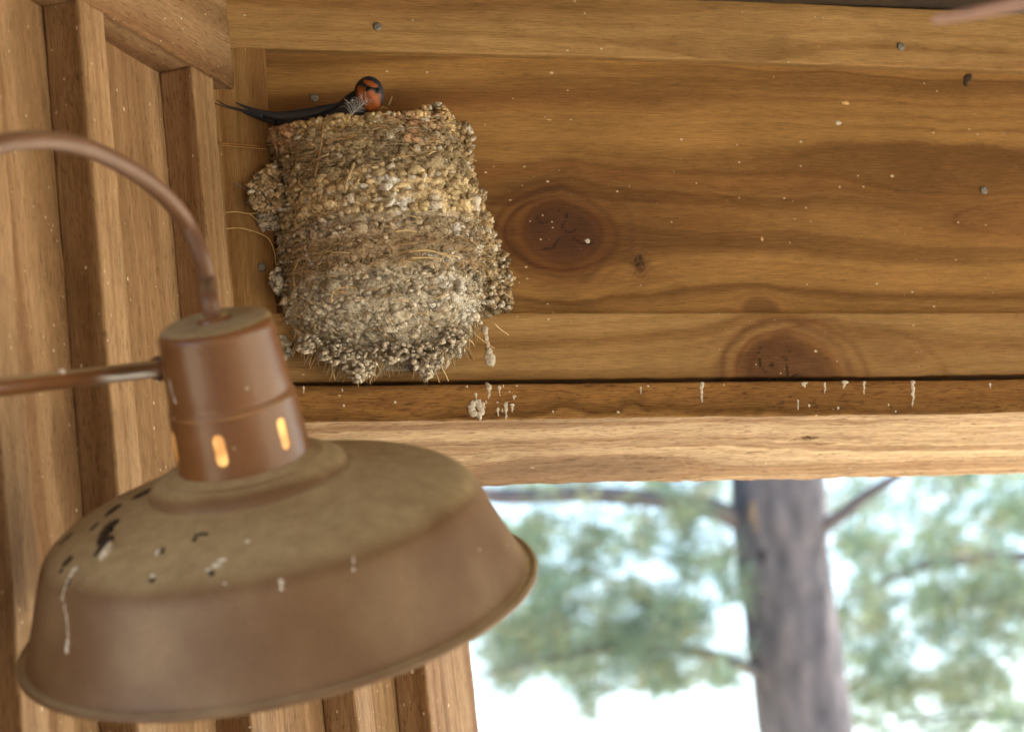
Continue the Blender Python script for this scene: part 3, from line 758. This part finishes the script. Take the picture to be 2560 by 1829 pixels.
# short broad bill pointing at the viewer
b = MB(); p0 = PB(924, 224, -.004)-Fw*rz*.80; tip = p0-Fw*.0075-Rt*.0015-Up*.003
b.tube([p0+Fw*.003, p0, p0.lerp(tip, .5), tip], [(.0042, .0028), (.004, .0026), (.0026, .0016), (.0004, .0004)], 12, (.01, .009, .009), flat=Up); b.out('bill', M_bird, bird)
# loose feather on the rim
fe = MB(); fd = H(885, 285, .088).dot(Fw)
def PF(x, y, d=0): px, py = zb2(x, y); return P(px, py, fd+d)
shaft = catmull([PF(1630, 580), (PF(1680, 530)), PF(1740, 480), PF(1810, 425)], 6)
fe.tube(shaft, [.0005*(1-.6*i/len(shaft)) for i in range(len(shaft))], 5, (1, 1, 1))
for k in range(46):
    t = k/46; i = min(len(shaft)-1, int(t*len(shaft)*.95)); o_ = shaft[i]
    side_ = 1 if k % 2 else -1
    if side_ < 0: a = math.radians(random.uniform(100, 165)-25*t); L_ = random.uniform(.010, .017)*(1-.45*t)
    else: a = math.radians(random.uniform(-5, 55)); L_ = random.uniform(.006, .010)*(1-.3*t)
    tip = o_+Rt*math.cos(a)*L_+Up*math.sin(a)*L_+Bk*random.uniform(-.004, .006)
    mid = o_.lerp(tip, .5)+Up*random.uniform(.0, .005)
    fe.tube(catmull([o_, mid, tip], 4), [.0002]*8+[.0001], 3, (1, 1, 1), cap=False)
f_o = fe.out('feather', M_feather, None, PF(1640, 570)[:]); tag(f_o, 'loose pale grey feather on the nest rim under the bird throat', 'feather')

# ------------------------------------------------------------------ gooseneck barn lamp
DL = 2.20; SCL = DL/2.36; zs = 1/1.4386*DL/FPX           # metres per zoom unit
ang = R_(10.93); tilt = R_(15.2)
ax_i = Rt*(-math.sin(ang))+Up*math.cos(ang)            # image direction of the axis (upwards)
LA = (ax_i*math.cos(tilt)+Bk*math.sin(tilt)).normalized()   # lamp axis up
LX = (Rt*math.cos(ang)+Up*math.sin(ang)).normalized()        # towards the picture's right
LF = LX.cross(LA).normalized(); LF = LF if LF.dot(Bk) > 0 else -LF   # front (towards the camera)
LC = P(695.2, 1537.2, DL)                    # centre of the rim
def lp(h, r, phi):
    r = r*(.981+.02*(h > .12 and r < .06))*SCL; h = float(np.interp(h, [0, .075, .1165, .131, .1835, .243, .263], [0, .0712, .1035, .1175, .1670, .2285, .2465]))
    r = r; h = h*SCL
    return LC+LA*h+LX*(r*math.sin(phi))+LF*(r*math.cos(phi))
def lamp_mat(name, dust, gloss, film=.5, b0=(.130, .068, .030), b1=(.195, .120, .062)):
    m, ns, ls, bs = newmat(name)
    geo = ns.new('ShaderNodeNewGeometry'); sep = ns.new('ShaderNodeSeparateXYZ'); ls.new(geo.outputs['Normal'], sep.inputs[0])
    tc = ns.new('ShaderNodeTexCoord')
    def nz(sc, det=5, dist=0):
        n = ns.new('ShaderNodeTexNoise'); n.inputs['Scale'].default_value = sc; n.inputs['Detail'].default_value = det; n.inputs['Distortion'].default_value = dist
        ls.new(tc.outputs['Object'], n.inputs['Vector']); return n.outputs['Fac']
    a = nz(14); bN = nz(90); cN = nz(700, 2)
    up = ns.new('ShaderNodeMapRange'); up.interpolation_type = 'SMOOTHSTEP'
    up.inputs['From Min'].default_value = .38; up.inputs['From Max'].default_value = .80
    v = maths(ns, ls, 'ADD', sep.outputs[2], maths(ns, ls, 'MULTIPLY', maths(ns, ls, 'SUBTRACT', a, .5), .35)); ls.new(v, up.inputs['Value'])
    fac = maths(ns, ls, 'MULTIPLY', up.outputs[0], dust, clamp=True)
    fac = maths(ns, ls, 'ADD', fac, maths(ns, ls, 'MULTIPLY', maths(ns, ls, 'SUBTRACT', a, .42), film), clamp=True)
    rb = ramp(ns, [(.3, b0), (.7, b1)]); ls.new(a, rb.inputs[0])
    rd = ramp(ns, [(.3, (.31, .24, .13)), (.7, (.40, .32, .18))]); ls.new(bN, rd.inputs[0])
    c = mix(ns, ls, fac, rb.outputs[0], rd.outputs[0])
    rs = ramp(ns, [(.3, (.88,)*3), (.7, (1.1,)*3)]); ls.new(cN, rs.inputs[0]); c = mix(ns, ls, 1.0, c, rs.outputs[0], 'MULTIPLY')
    # fine flecks and scratches
    vo = ns.new('ShaderNodeTexVoronoi'); vo.inputs['Scale'].default_value = 75; ls.new(tc.outputs['Object'], vo.inputs['Vector'])
    sc_ = ns.new('ShaderNodeSeparateColor'); ls.new(vo.outputs['Color'], sc_.inputs[0])
    f = maths(ns, ls, 'MULTIPLY', maths(ns, ls, 'LESS_THAN', vo.outputs['Distance'], .09), maths(ns, ls, 'GREATER_THAN', sc_.outputs[0], .93))
    c = mix(ns, ls, maths(ns, ls, 'MULTIPLY', f, .6), c, (.5, .42, .3)); ls.new(c, bs.inputs['Base Color'])
    rr = ns.new('ShaderNodeMapRange'); rr.inputs['To Min'].default_value = gloss; rr.inputs['To Max'].default_value = .95; ls.new(fac, rr.inputs['Value']); ls.new(rr.outputs[0], bs.inputs['Roughness'])
    bp = ns.new('ShaderNodeBump'); bp.inputs['Strength'].default_value = .25; bp.inputs['Distance'].default_value = .001; ls.new(bN, bp.inputs['Height']); ls.new(bp.outputs[0], bs.inputs['Normal'])
    return m
M_shade = lamp_mat('dusty_brown_enamel', 1.0, .55, .5); M_neck = lamp_mat('brown_enamel', 1.0, .3, .10, (.12, .048, .016), (.185, .078, .027)); M_arm = lamp_mat('brown_pipe_enamel', .3, .5, .1, (.12, .058, .032), (.17, .08, .043))
def smoothprof(pts, k=6):
    c = catmull([Vector((a, b, 0)) for a, b in pts], k); return [(p.x, p.y) for p in c]
def lathe(prof, seg=200, skip=None):
    v = []; f = []
    for h, r in prof:
        for k in range(seg): v.append(lp(h, r, 2*math.pi*k/seg)[:])
    for i in range(len(prof)-1):
        for k in range(seg):
            if skip and skip((prof[i][0]+prof[i+1][0])/2, 2*math.pi*(k+.5)/seg, (prof[i][1]+prof[i+1][1])/2): continue
            f.append((i*seg+k, i*seg+(k+1) % seg, (i+1)*seg+(k+1) % seg, (i+1)*seg+k))
    return v, f
lamp = empty('barn_lamp', LC+LA*.13, 'dusty brown gooseneck barn lamp with a wide metal shade in the foreground', 'lamp')
Q = zs
dome = smoothprof([(.1215, .060), (.1205, .076), (.116, .090), (.110, .108), (.1015, .130), (.0915, .149), (.0815, .161), (.0700, .1675), (.055, .1732), (.030, .1822), (.012, .1888), (.0065, .1915)], 6)
inner = [(h-.0012, r-.0014) for h, r in dome][::-1]
shade_prof = dome+[(.0052, .1935), (.0048, .1958)]
v, f = lathe(shade_prof+[(.0036, .1955)]+[(.003, .1905)]+[(h-.0015, r-.0015) for h, r in dome[::-1]], 220)
shade = mk('shade', v, f, M_shade, lamp); lamp_bv = bvh_of(v, f)
rim_c = []                                     # rolled rim
v = []; f = []; seg = 220; rs = 12
for k in range(seg):
    for q in range(rs):
        a = 2*math.pi*q/rs; v.append(lp(.0022+.0032*math.sin(a), .1960+.0032*math.cos(a), 2*math.pi*k/seg)[:])
for k in range(seg):
    for q in range(rs): f.append((k*rs+q, k*rs+(q+1) % rs, ((k+1) % seg)*rs+(q+1) % rs, ((k+1) % seg)*rs+q))
mk('rolled_rim', v, f, M_shade, lamp)
# flared collar
v, f = lathe(smoothprof([(.138, .046), (.1355, .052), (.1325, .061), (.1285, .069), (.1235, .0745), (.1185, .0765), (.1165, .0745)], 5), 160); mk('collar', v, f, M_shade, lamp)
# neck with six slots
rowsl = []
hh = .131
lower = [(h_, .0492-.0024*(h_-.131)/.054) for h_ in np.arange(.131, .1835, .0009)]
slots = [R_(-13.5+60*k) for k in range(6)]
def inslot(h, ph, r):
    for s0 in slots:
        d = (ph-s0+math.pi) % (2*math.pi)-math.pi; x = d*r; y = h-.1600
        if abs(x) > .007: continue
        hw, hl = .0042, .0125
        yy = max(0, abs(y)-(hl-hw))
        if math.hypot(x, yy) < hw: return True
    return False
sg = 400
v, f = lathe(lower, sg, inslot)
vi, fi = lathe([(h_, r_-.0004) for h_, r_ in lower], sg, inslot)
n0 = len(v); v += vi; f += [tuple(i+n0 for i in q) for q in fi]
upper = [(.1835, .0468)]+smoothprof([(.1835, .0468), (.1865, .0460), (.1885, .0452), (.2, .0447), (.228, .0426), (.2365, .0420), (.2405, .0398), (.2422, .0362), (.2428, .030), (.2430, .014), (.2430, .001)], 5)
vu, fu = lathe(upper, sg); n0 = len(v); v += vu; f += [tuple(i+n0 for i in q) for q in fu]
neck = mk('neck', v, f, M_neck, lamp); neck_bv = bvh_of(v, f)
v, f = lathe([(.2425, .0125), (.2455, .0122), (.2475, .0095), (.2485, .0062), (.2485, .0005)], 40); mk('fitting', v, f, M_neck, lamp)
# glowing sleeve added for the lit neck interior seen through the slots
m, ns, ls, bs = newmat('neck_glow'); bs.inputs['Emission Color'].default_value = (1, .48, .12, 1); bs.inputs['Emission Strength'].default_value = .19; bs.inputs['Base Color'].default_value = (.6, .35, .15, 1)
tc = ns.new('ShaderNodeTexCoord'); n_ = ns.new('ShaderNodeTexNoise'); n_.inputs['Scale'].default_value = 38; n_.inputs['Detail'].default_value = 2; ls.new(tc.outputs['Object'], n_.inputs['Vector'])
rg = ramp(ns, [(.36, (.42, .16, .02)), (.47, (.9, .42, .12)), (.6, (1, .58, .14))]); ls.new(n_.outputs['Fac'], rg.inputs[0]); ls.new(rg.outputs[0], bs.inputs['Emission Color'])
v, f = lathe([(.183, .001), (.183, .0455), (.175, .0464), (.14, .0478), (.133, .0478), (.133, .001)], 60); mk('glow_sleeve', v, f, m, lamp)
# arm: leaves the cap and arcs back to the wall on the left
cpt = [(1060, 1640, 2.36), (1060, 1590, 2.36), (1056, 1450, 2.37), (1018, 1290, 2.37), (950, 1140, 2.37), (870, 1030, 2.35), (750, 920, 2.32), (600, 825, 2.28), (430, 748, 2.23), (250, 712, 2.18), (100, 715, 2.13), (0, 733, 2.10)]
arm = [P(x/2.03, y/2.03, d*SCL) for x, y, d in cpt]
arm[0] = lp(.238, .0, 0); arm[1] = lp(.262, 0, 0)
arm += [P(-120, 400, 2.06*SCL), P(-260, 500, 2.02*SCL), P(-420, 680, 2.0*SCL)]
wp_ = Wp(-640, 900, 0); arm += [P(-520, 820, 2.0*SCL), wp_]
b = MB(); c = catmull(arm, 8); b.tube(c, .0062, 20, (1, 1, 1)); b.out('gooseneck_arm', M_arm, lamp)
# strut from the neck side
sp = lp(.205, .044, R_(-80)); tgt = P(0, 968, 2.20*SCL); tgt2 = P(-520, 1024, 1.98*SCL)
hit = P(396, 921, 2.375*SCL)
b = MB(); wp2 = Wp(-700, 1040, 0); b.tube([hit, hit.lerp(tgt, .5), tgt, tgt2, wp2], [.0060, .0060, .0062, .0062, .0062], 20)
b.out('strut', M_neck, lamp)
b = MB(); dr = (hit-tgt).normalized(); b.tube([hit-dr*.003, hit, hit+dr*.006, hit+dr*.012], [.0068, .0088, .0090, .0085], 20); b.out('fitting', M_arm, lamp)
b = MB(); b.tube([wp_.lerp(wp2, .5)+nw*.03, wp_.lerp(wp2, .5)+nw*.012, wp_.lerp(wp2, .5)], [.05, .055, .055], 24); b.out('wall_plate', M_arm, lamp)
# droppings on the lamp
def z3(x, y): return x/1.4386, 700+y/1.4386
def lsplat(lst, mat, th=.0012, bv=lamp_bv): splat([(*z3(x, y), hh/1.44, hw/1.44) for x, y, hh, hw in lst], bv, 'dropping', mat, lamp, th)
lsplat([(385, 900, 20, 24), (400, 885, 12, 20), (375, 925, 18, 16), (390, 945, 14, 18), (370, 955, 22, 14)], M_dropdark, .003)
lsplat([(385, 975, 20, 18), (370, 990, 8, 14), (400, 965, 8, 8)], M_drop, .0035)
for l in ([(410, 825, 14, 20), (395, 835, 8, 10)], [(515, 770, 9, 26), (490, 778, 7, 12)], [(460, 755, 8, 14), (450, 768, 7, 9)], [(342, 884, 8, 11)], [(240, 928, 10, 11)], [(243, 1012, 10, 16), (220, 1045, 12, 10)], [(725, 915, 5, 30), (700, 932, 8, 10)], [(250, 1085, 18, 7)], [(545, 1080, 12, 14)], [(585, 972, 10, 8)], [(760, 1055, 16, 12)]): lsplat(l, M_dropdark, .0015)
for l in ([(268, 1040, 16, 18), (255, 1060, 14, 12), (245, 1080, 14, 8), (232, 1110, 18, 5), (225, 1140, 18, 5)], [(233, 1180, 18, 5), (240, 1210, 18, 5), (243, 1240, 18, 4), (245, 1270, 18, 4), (243, 1300, 16, 9), (240, 1328, 16, 11)],
          [(567, 975, 12, 10)], [(550, 1062, 10, 12)], [(800, 1005, 10, 18), (780, 1025, 12, 20), (750, 1040, 8, 14)], [(1012, 1085, 16, 9), (1012, 1108, 8, 6)], [(1271, 1005, 16, 5), (1271, 1040, 7, 6)], [(890, 938, 6, 9)], [(808, 1090, 6, 7)], [(1725, 968, 4, 4)]): lsplat(l, M_drop)
lsplat([(1130, 612, 5, 22), (1185, 605, 5, 14), (1175, 655, 10, 8), (1215, 680, 8, 12)], M_drop, .001)
arm_v = []
lsplat([(618, 400, 20, 3), (628, 430, 16, 6), (612, 370, 16, 3)], M_drop, .001, neck_bv)
# droppings on the strut
for x, y, a_, c_ in ((214, 331, 9, 14), (250, 352, 10, 8), (538, 352, 5, 6), (565, 362, 5, 6)):
    b = MB()
    px, py = z3(x, y); t = min(1, max(0, px/396)); p = hit.lerp(tgt, 1-t)-Fw*.0052+Up*((921+(968-921)*(1-t)-py)*2.3*SCL/FPX)
    s = 2.3*SCL/FPX/1.44; blob(b, p, Bk, a_*s, c_*s, .0012); b.out('dropping', M_drop, lamp)

# out of focus rod at the top right
b = MB(); b.tube([P(2330, 54, 1.75), P(2350, 47, 1.75), P(2450, 30, 1.74), P(2560, 8, 1.73), P(3300, -160, 1.6)], [.0012, .0030, .0036, .0042, .0050], 12)
rod = b.out('metal_rod', simple('pinkish_paint', (.30, .17, .12), .5), None, P(2450, 30, 1.74)[:]); tag(rod, 'blurred pinkish brown rod poking in at the top right corner', 'rod')

# ------------------------------------------------------------------ porch around the camera
def slab(name, p0, ex, ey, T, mat, origin=None):
    a = Vector(p0); v = []
    for z_ in (0, 1):
        for (i, j) in ((0, 0), (1, 0), (1, 1), (0, 1)): v.append((a+ex*i+ey*j+Z*T*z_)[:])
    f = [(3, 2, 1, 0), (4, 5, 6, 7), (0, 1, 5, 4), (1, 2, 6, 5), (2, 3, 7, 6), (3, 0, 4, 7)]
    return mk(name, v, f, mat, None, a[:], smooth=False)
M_roof = simple('roof_boards', (.17, .11, .065), .85, noise=6)
zr = H(2200, 12, .011).z+.012
cA = H(300, 0, -.05); roof_o = Vector((cA.x, cA.y, zr))-dh*1.2+nh*(-.62)
roof = slab('porch_roof', roof_o, dh*5.4, nh*5.3, .06, M_roof); tag(roof, 'dark brown porch ceiling just above the topmost plank', 'roof')
shade_strip = slab('gap_shade_strip', H(480, 0, .0)*1.0+Z*(zr-.0125-H(480, 0, 0).z), dh*2.2, nh*.07, .012, simple('gap_shade', (.045, .03, .018), .9, noise=30)); tag(shade_strip, 'thin dark strip painted as the shaded gap between the ceiling and the topmost plank', 'shade_strip')  # near-black strip added as painted shade for the gap under the ceiling
hw_o = Vector((-3.5, -2.2, GROUND)); block_wall = slab('light_block_wall', hw_o, Vector((8.5, 0, 0)), Vector((0, -.15, 0)), zr-GROUND+.3, simple('block_wall_brown', (.32, .26, .19), .85, noise=8)); tag(block_wall, 'unseen brown wall added behind the camera to block light', 'wall')  # unseen blocker added behind the camera, keeps light off the batten edges
# ------------------------------------------------------------------ ground
m, ns, ls, bs = newmat('dry_ground'); tc = ns.new('ShaderNodeTexCoord'); n = ns.new('ShaderNodeTexNoise'); n.inputs['Scale'].default_value = .8; n.inputs['Detail'].default_value = 8
ls.new(tc.outputs['Object'], n.inputs['Vector']); r = ramp(ns, [(.3, (.40, .35, .25)), (.7, (.56, .48, .36))]); ls.new(n.outputs['Fac'], r.inputs[0]); ls.new(r.outputs[0], bs.inputs['Base Color']); bs.inputs['Roughness'].default_value = .95
g = mk('ground', [(-900, -900, GROUND), (900, -900, GROUND), (900, 900, GROUND), (-900, 900, GROUND)], [(0, 1, 2, 3)], m, smooth=False); tag(g, kind='structure')

# ------------------------------------------------------------------ pine trees outside
m, ns, ls, bs = newmat('pine_bark'); tc = ns.new('ShaderNodeTexCoord'); mp = ns.new('ShaderNodeMapping'); mp.inputs['Scale'].default_value = (11, 11, 3.2); ls.new(tc.outputs['Object'], mp.inputs[0])
n = ns.new('ShaderNodeTexNoise'); n.inputs['Scale'].default_value = 1.6; n.inputs['Detail'].default_value = 8; ls.new(mp.outputs[0], n.inputs['Vector'])
r = ramp(ns, [(.32, (.052, .050, .060)), (.5, (.088, .084, .10)), (.68, (.135, .122, .135))]); ls.new(n.outputs['Fac'], r.inputs[0]); ls.new(r.outputs[0], bs.inputs['Base Color']); bs.inputs['Roughness'].default_value = .95
bp = ns.new('ShaderNodeBump'); bp.inputs['Distance'].default_value = .03; ls.new(n.outputs['Fac'], bp.inputs['Height']); ls.new(bp.outputs[0], bs.inputs['Normal']); M_bark = m
def foliage_mat(name, cols):
    m, ns, ls, bs = newmat(name); at = N_(ns, 'ShaderNodeAttribute', attribute_name='Col'); ls.new(at.outputs['Color'], bs.inputs['Base Color']); bs.inputs['Roughness'].default_value = .6
    tr = ns.new('ShaderNodeBsdfTranslucent'); ls.new(at.outputs['Color'], tr.inputs[0]); mx = ns.new('ShaderNodeMixShader'); mx.inputs[0].default_value = .35
    ls.new(bs.outputs[0], mx.inputs[1]); ls.new(tr.outputs[0], mx.inputs[2]); ls.new(mx.outputs[0], ns['Material Output'].inputs[0]); return m
M_need = foliage_mat('pine_needles', None)
def tree(label, D, trunk, branches, clumps, dens, rad_px):
    base = P(trunk[-1][0], trunk[-1][1], D); t = None
    # continue the trunk to the ground
    pts = [P(x, y, D) for x, y, _ in trunk]; rr = [w/2*D/FPX for *_, w in trunk]
    d_ = (pts[-1]-pts[-2]).normalized(); k = (GROUND-.1-pts[-1].z)/d_.z; gp = pts[-1]+d_*k if abs(d_.z) > .2 else Vector((pts[-1].x, pts[-1].y, GROUND))
    pts.append(gp); rr.append(rr[-1]*1.15)
    t = empty('pine_tree', gp, label, 'tree', 'pine trees beyond the opening')
    b = MB(); c = catmull(pts, 6); rr2 = lerpn(rr, 6)
    b.tube(c, [q*(1+.012*math.sin(i*1.3)) for i, q in enumerate(rr2)], 28); b.out('trunk', M_bark, t)
    if D < 13:
        b = MB(); v_, f_ = ICO3
        for (x, y, a_, c_) in ((1882, 1275, 34, 13), (1892, 1310, 26, 12)): b.add(np.array(P(x, y, D-.125))+v_[:, :1]*c_*D/FPX*np.array(Rt)+v_[:, 1:2]*a_*D/FPX*np.array(Up)+v_[:, 2:]*.03*np.array(Bk), f_)
        b.out('bark_scar', simple('bare_wood_scar', (.19, .14, .10), .9, noise=12), t)
        b = MB(); b.add(np.array(P(1908, 1385, D-.10))+v_[:, :1]*.03*np.array(Rt)+v_[:, 1:2]*.06*np.array(Up)+v_[:, 2:]*.06*np.array(Bk), f_); b.out('branch_stub', simple('dark_stub', (.03, .025, .03), .9, noise=12), t)
    for br in branches:
        b = MB(); q = catmull([P(x, y, D+dd) for x, y, dd, w in br], 5); b.tube(q, [w/2*D/FPX for w in lerpn([w for *_, w in br], 5)], 10); b.out('branch', M_bark, t)
    V = []; F_ = []; C = []; n = 0
    for (x0_, y0_, wx, wy, num, dspread) in clumps:
        for i in range(int(num*dens)):
            if i % 5 == 0: a = random.uniform(0, 6.283); rr_ = random.random()**.5; gx = x0_+wx*1.15*rr_*math.cos(a); gy = y0_+wy*1.15*rr_*math.sin(a); gl = random.uniform(6, 20); gs = random.uniform(-.5, .5)
            t_ = random.gauss(0, 1); x = gx+gl*t_+random.gauss(0, 7); y = gy+gl*gs*t_+random.gauss(0, 9)
            dd = D+random.uniform(-dspread, dspread); c0 = P(x, y, dd)
            ax = Vector((random.gauss(0, 1), random.gauss(0, 1), random.gauss(0, .6)+.3)).normalized()
            base_c = np.array(random.choice([(.10, .165, .12), (.13, .20, .13), (.09, .16, .14), (.18, .23, .13), (.19, .20, .13)]))*random.uniform(.7, 1.3)
            for j in range(14):
                d2 = (ax*.8+Vector((random.gauss(0, .7), random.gauss(0, .7), random.gauss(0, .7)))).normalized(); L_ = random.uniform(.05, .11); sd_ = d2.cross(Vector((random.random(), random.random(), random.random()))).normalized()*rad_px
                s0 = c0+ax*random.uniform(-.06, .06); e = s0+d2*L_
                V += [(s0-sd_)[:], (s0+sd_)[:], (e+sd_*.5)[:], (e-sd_*.5)[:]]; F_.append((n, n+1, n+2, n+3)); n += 4; C += [base_c]*4
    if V: mk('crown', V, F_, M_need, t, cols=np.array(C), smooth=False)
    return t
tree('grey trunked pine with bare limbs, its thick trunk seen through the opening', 12.0,
     [(1700, -2600, 120), (1830, -800, 180), (1915, 400, 225), (1945, 1180, 240), (1958, 1400, 234), (1985, 1600, 236), (2015, 1829, 240), (2080, 2300, 250)],
     [[(1880, 1330, 0, 60), (1800, 1275, -.1, 48), (1650, 1248, -.3, 42), (1450, 1235, -.5, 40), (1250, 1240, -.7, 38), (1000, 1215, -.9, 30), (700, 1240, -1.2, 14)],
      [(2010, 1340, 0, 55), (2090, 1295, -.1, 36), (2170, 1235, -.2, 28), (2260, 1180, -.3, 24), (2420, 1080, -.5, 14)],
      [(1960, 1720, 0, 44), (1883, 1674, -.1, 34), (1774, 1636, -.2, 30), (1646, 1617, -.3, 27), (1517, 1617, -.4, 22), (1357, 1649, -.5, 11), (1200, 1690, -.6, 7)],
      [(1870, 1350, .1, 20), (1790, 1400, .3, 14), (1690, 1400, .5, 10), (1560, 1370, .6, 7)],
      [(1700, 1500, .1, 8), (1560, 1560, .3, 12), (1420, 1520, .5, 8)]],
     [(1450, 1560, 260, 70, 120, .8), (1620, 1560, 140, 70, 110, .8), (1330, 1500, 120, 120, 90, .8), (1460, 1400, 240, 60, 90, .8), (1500, 1210, 330, 22, 60, .6), (1300, 1340, 90, 60, 55, .8), (1750, 1400, 100, 120, 55, .8), (1650, 1300, 200, 40, 40, .6), (1560, 1650, 300, 26, 70, .6), (1390, 1600, 120, 50, 60, .6), (1550, 1470, 300, 160, 120, 1), (1600, 900, 900, 300, 160, 1), (1330, 1690, 130, 50, 40, .8), (1250, 1570, 70, 120, 50, .8), (1480, 1760, 60, 60, 20, .8), (1700, 1700, 150, 30, 40, .8), (1600, 1690, 250, 30, 60, .8), (1450, 1350, 300, 330, 130, 1.5), (1750, 1560, 120, 150, 40, 1)], 1.25, .0018)
tree('leafy green pine filling the right of the opening, right of the thick trunk', 13.5,
     [(3100, -1500, 120), (3150, 400, 190), (3180, 1500, 210), (3200, 2300, 230)],
     [[(3150, 1350, 0, 50), (2900, 1420, -.2, 34), (2650, 1392, -.4, 24), (2450, 1395, -.5, 30), (2320, 1408, -.6, 26), (2190, 1460, -.7, 14)],
      [(3170, 1650, 0, 40), (2850, 1610, -.1, 26), (2620, 1550, -.2, 20), (2490, 1510, -.3, 15), (2380, 1512, -.4, 9)],
      [(3190, 1900, 0, 40), (2900, 1850, -.1, 26), (2500, 1790, -.2, 16), (2250, 1800, -.4, 8)]],
     [(2330, 1440, 250, 110, 150, 1), (2400, 1300, 220, 110, 150, 1), (2500, 1250, 130, 80, 110, 1), (2250, 1600, 170, 120, 130, 1), (2450, 1620, 150, 150, 130, 1), (2150, 1480, 60, 260, 70, 1), (2500, 1450, 120, 120, 110, 1), (2350, 1760, 280, 80, 70, 1), (2700, 1400, 200, 400, 150, 1), (2190, 1700, 110, 60, 50, 1), (2450, 1790, 220, 70, 80, 1), (2200, 1810, 120, 50, 40, 1), (2140, 1300, 60, 90, 40, 1), (2330, 1500, 280, 360, 170, 1.5)], 1.2, .0020)
tree('distant hazy pine behind the grey trunk, left part of the opening', 21.0,
     [(900, -800, 60), (960, 500, 90), (990, 1600, 110), (1000, 2000, 118)],
     [[(990, 1500, 0, 30), (1300, 1440, 0, 14), (1600, 1450, 0, 8)]],
     [(1500, 1440, 420, 210, 160, 1.5), (1250, 1400, 160, 200, 80, 1.5), (1650, 1300, 260, 90, 90, 1.5)], 0.8, .0028)
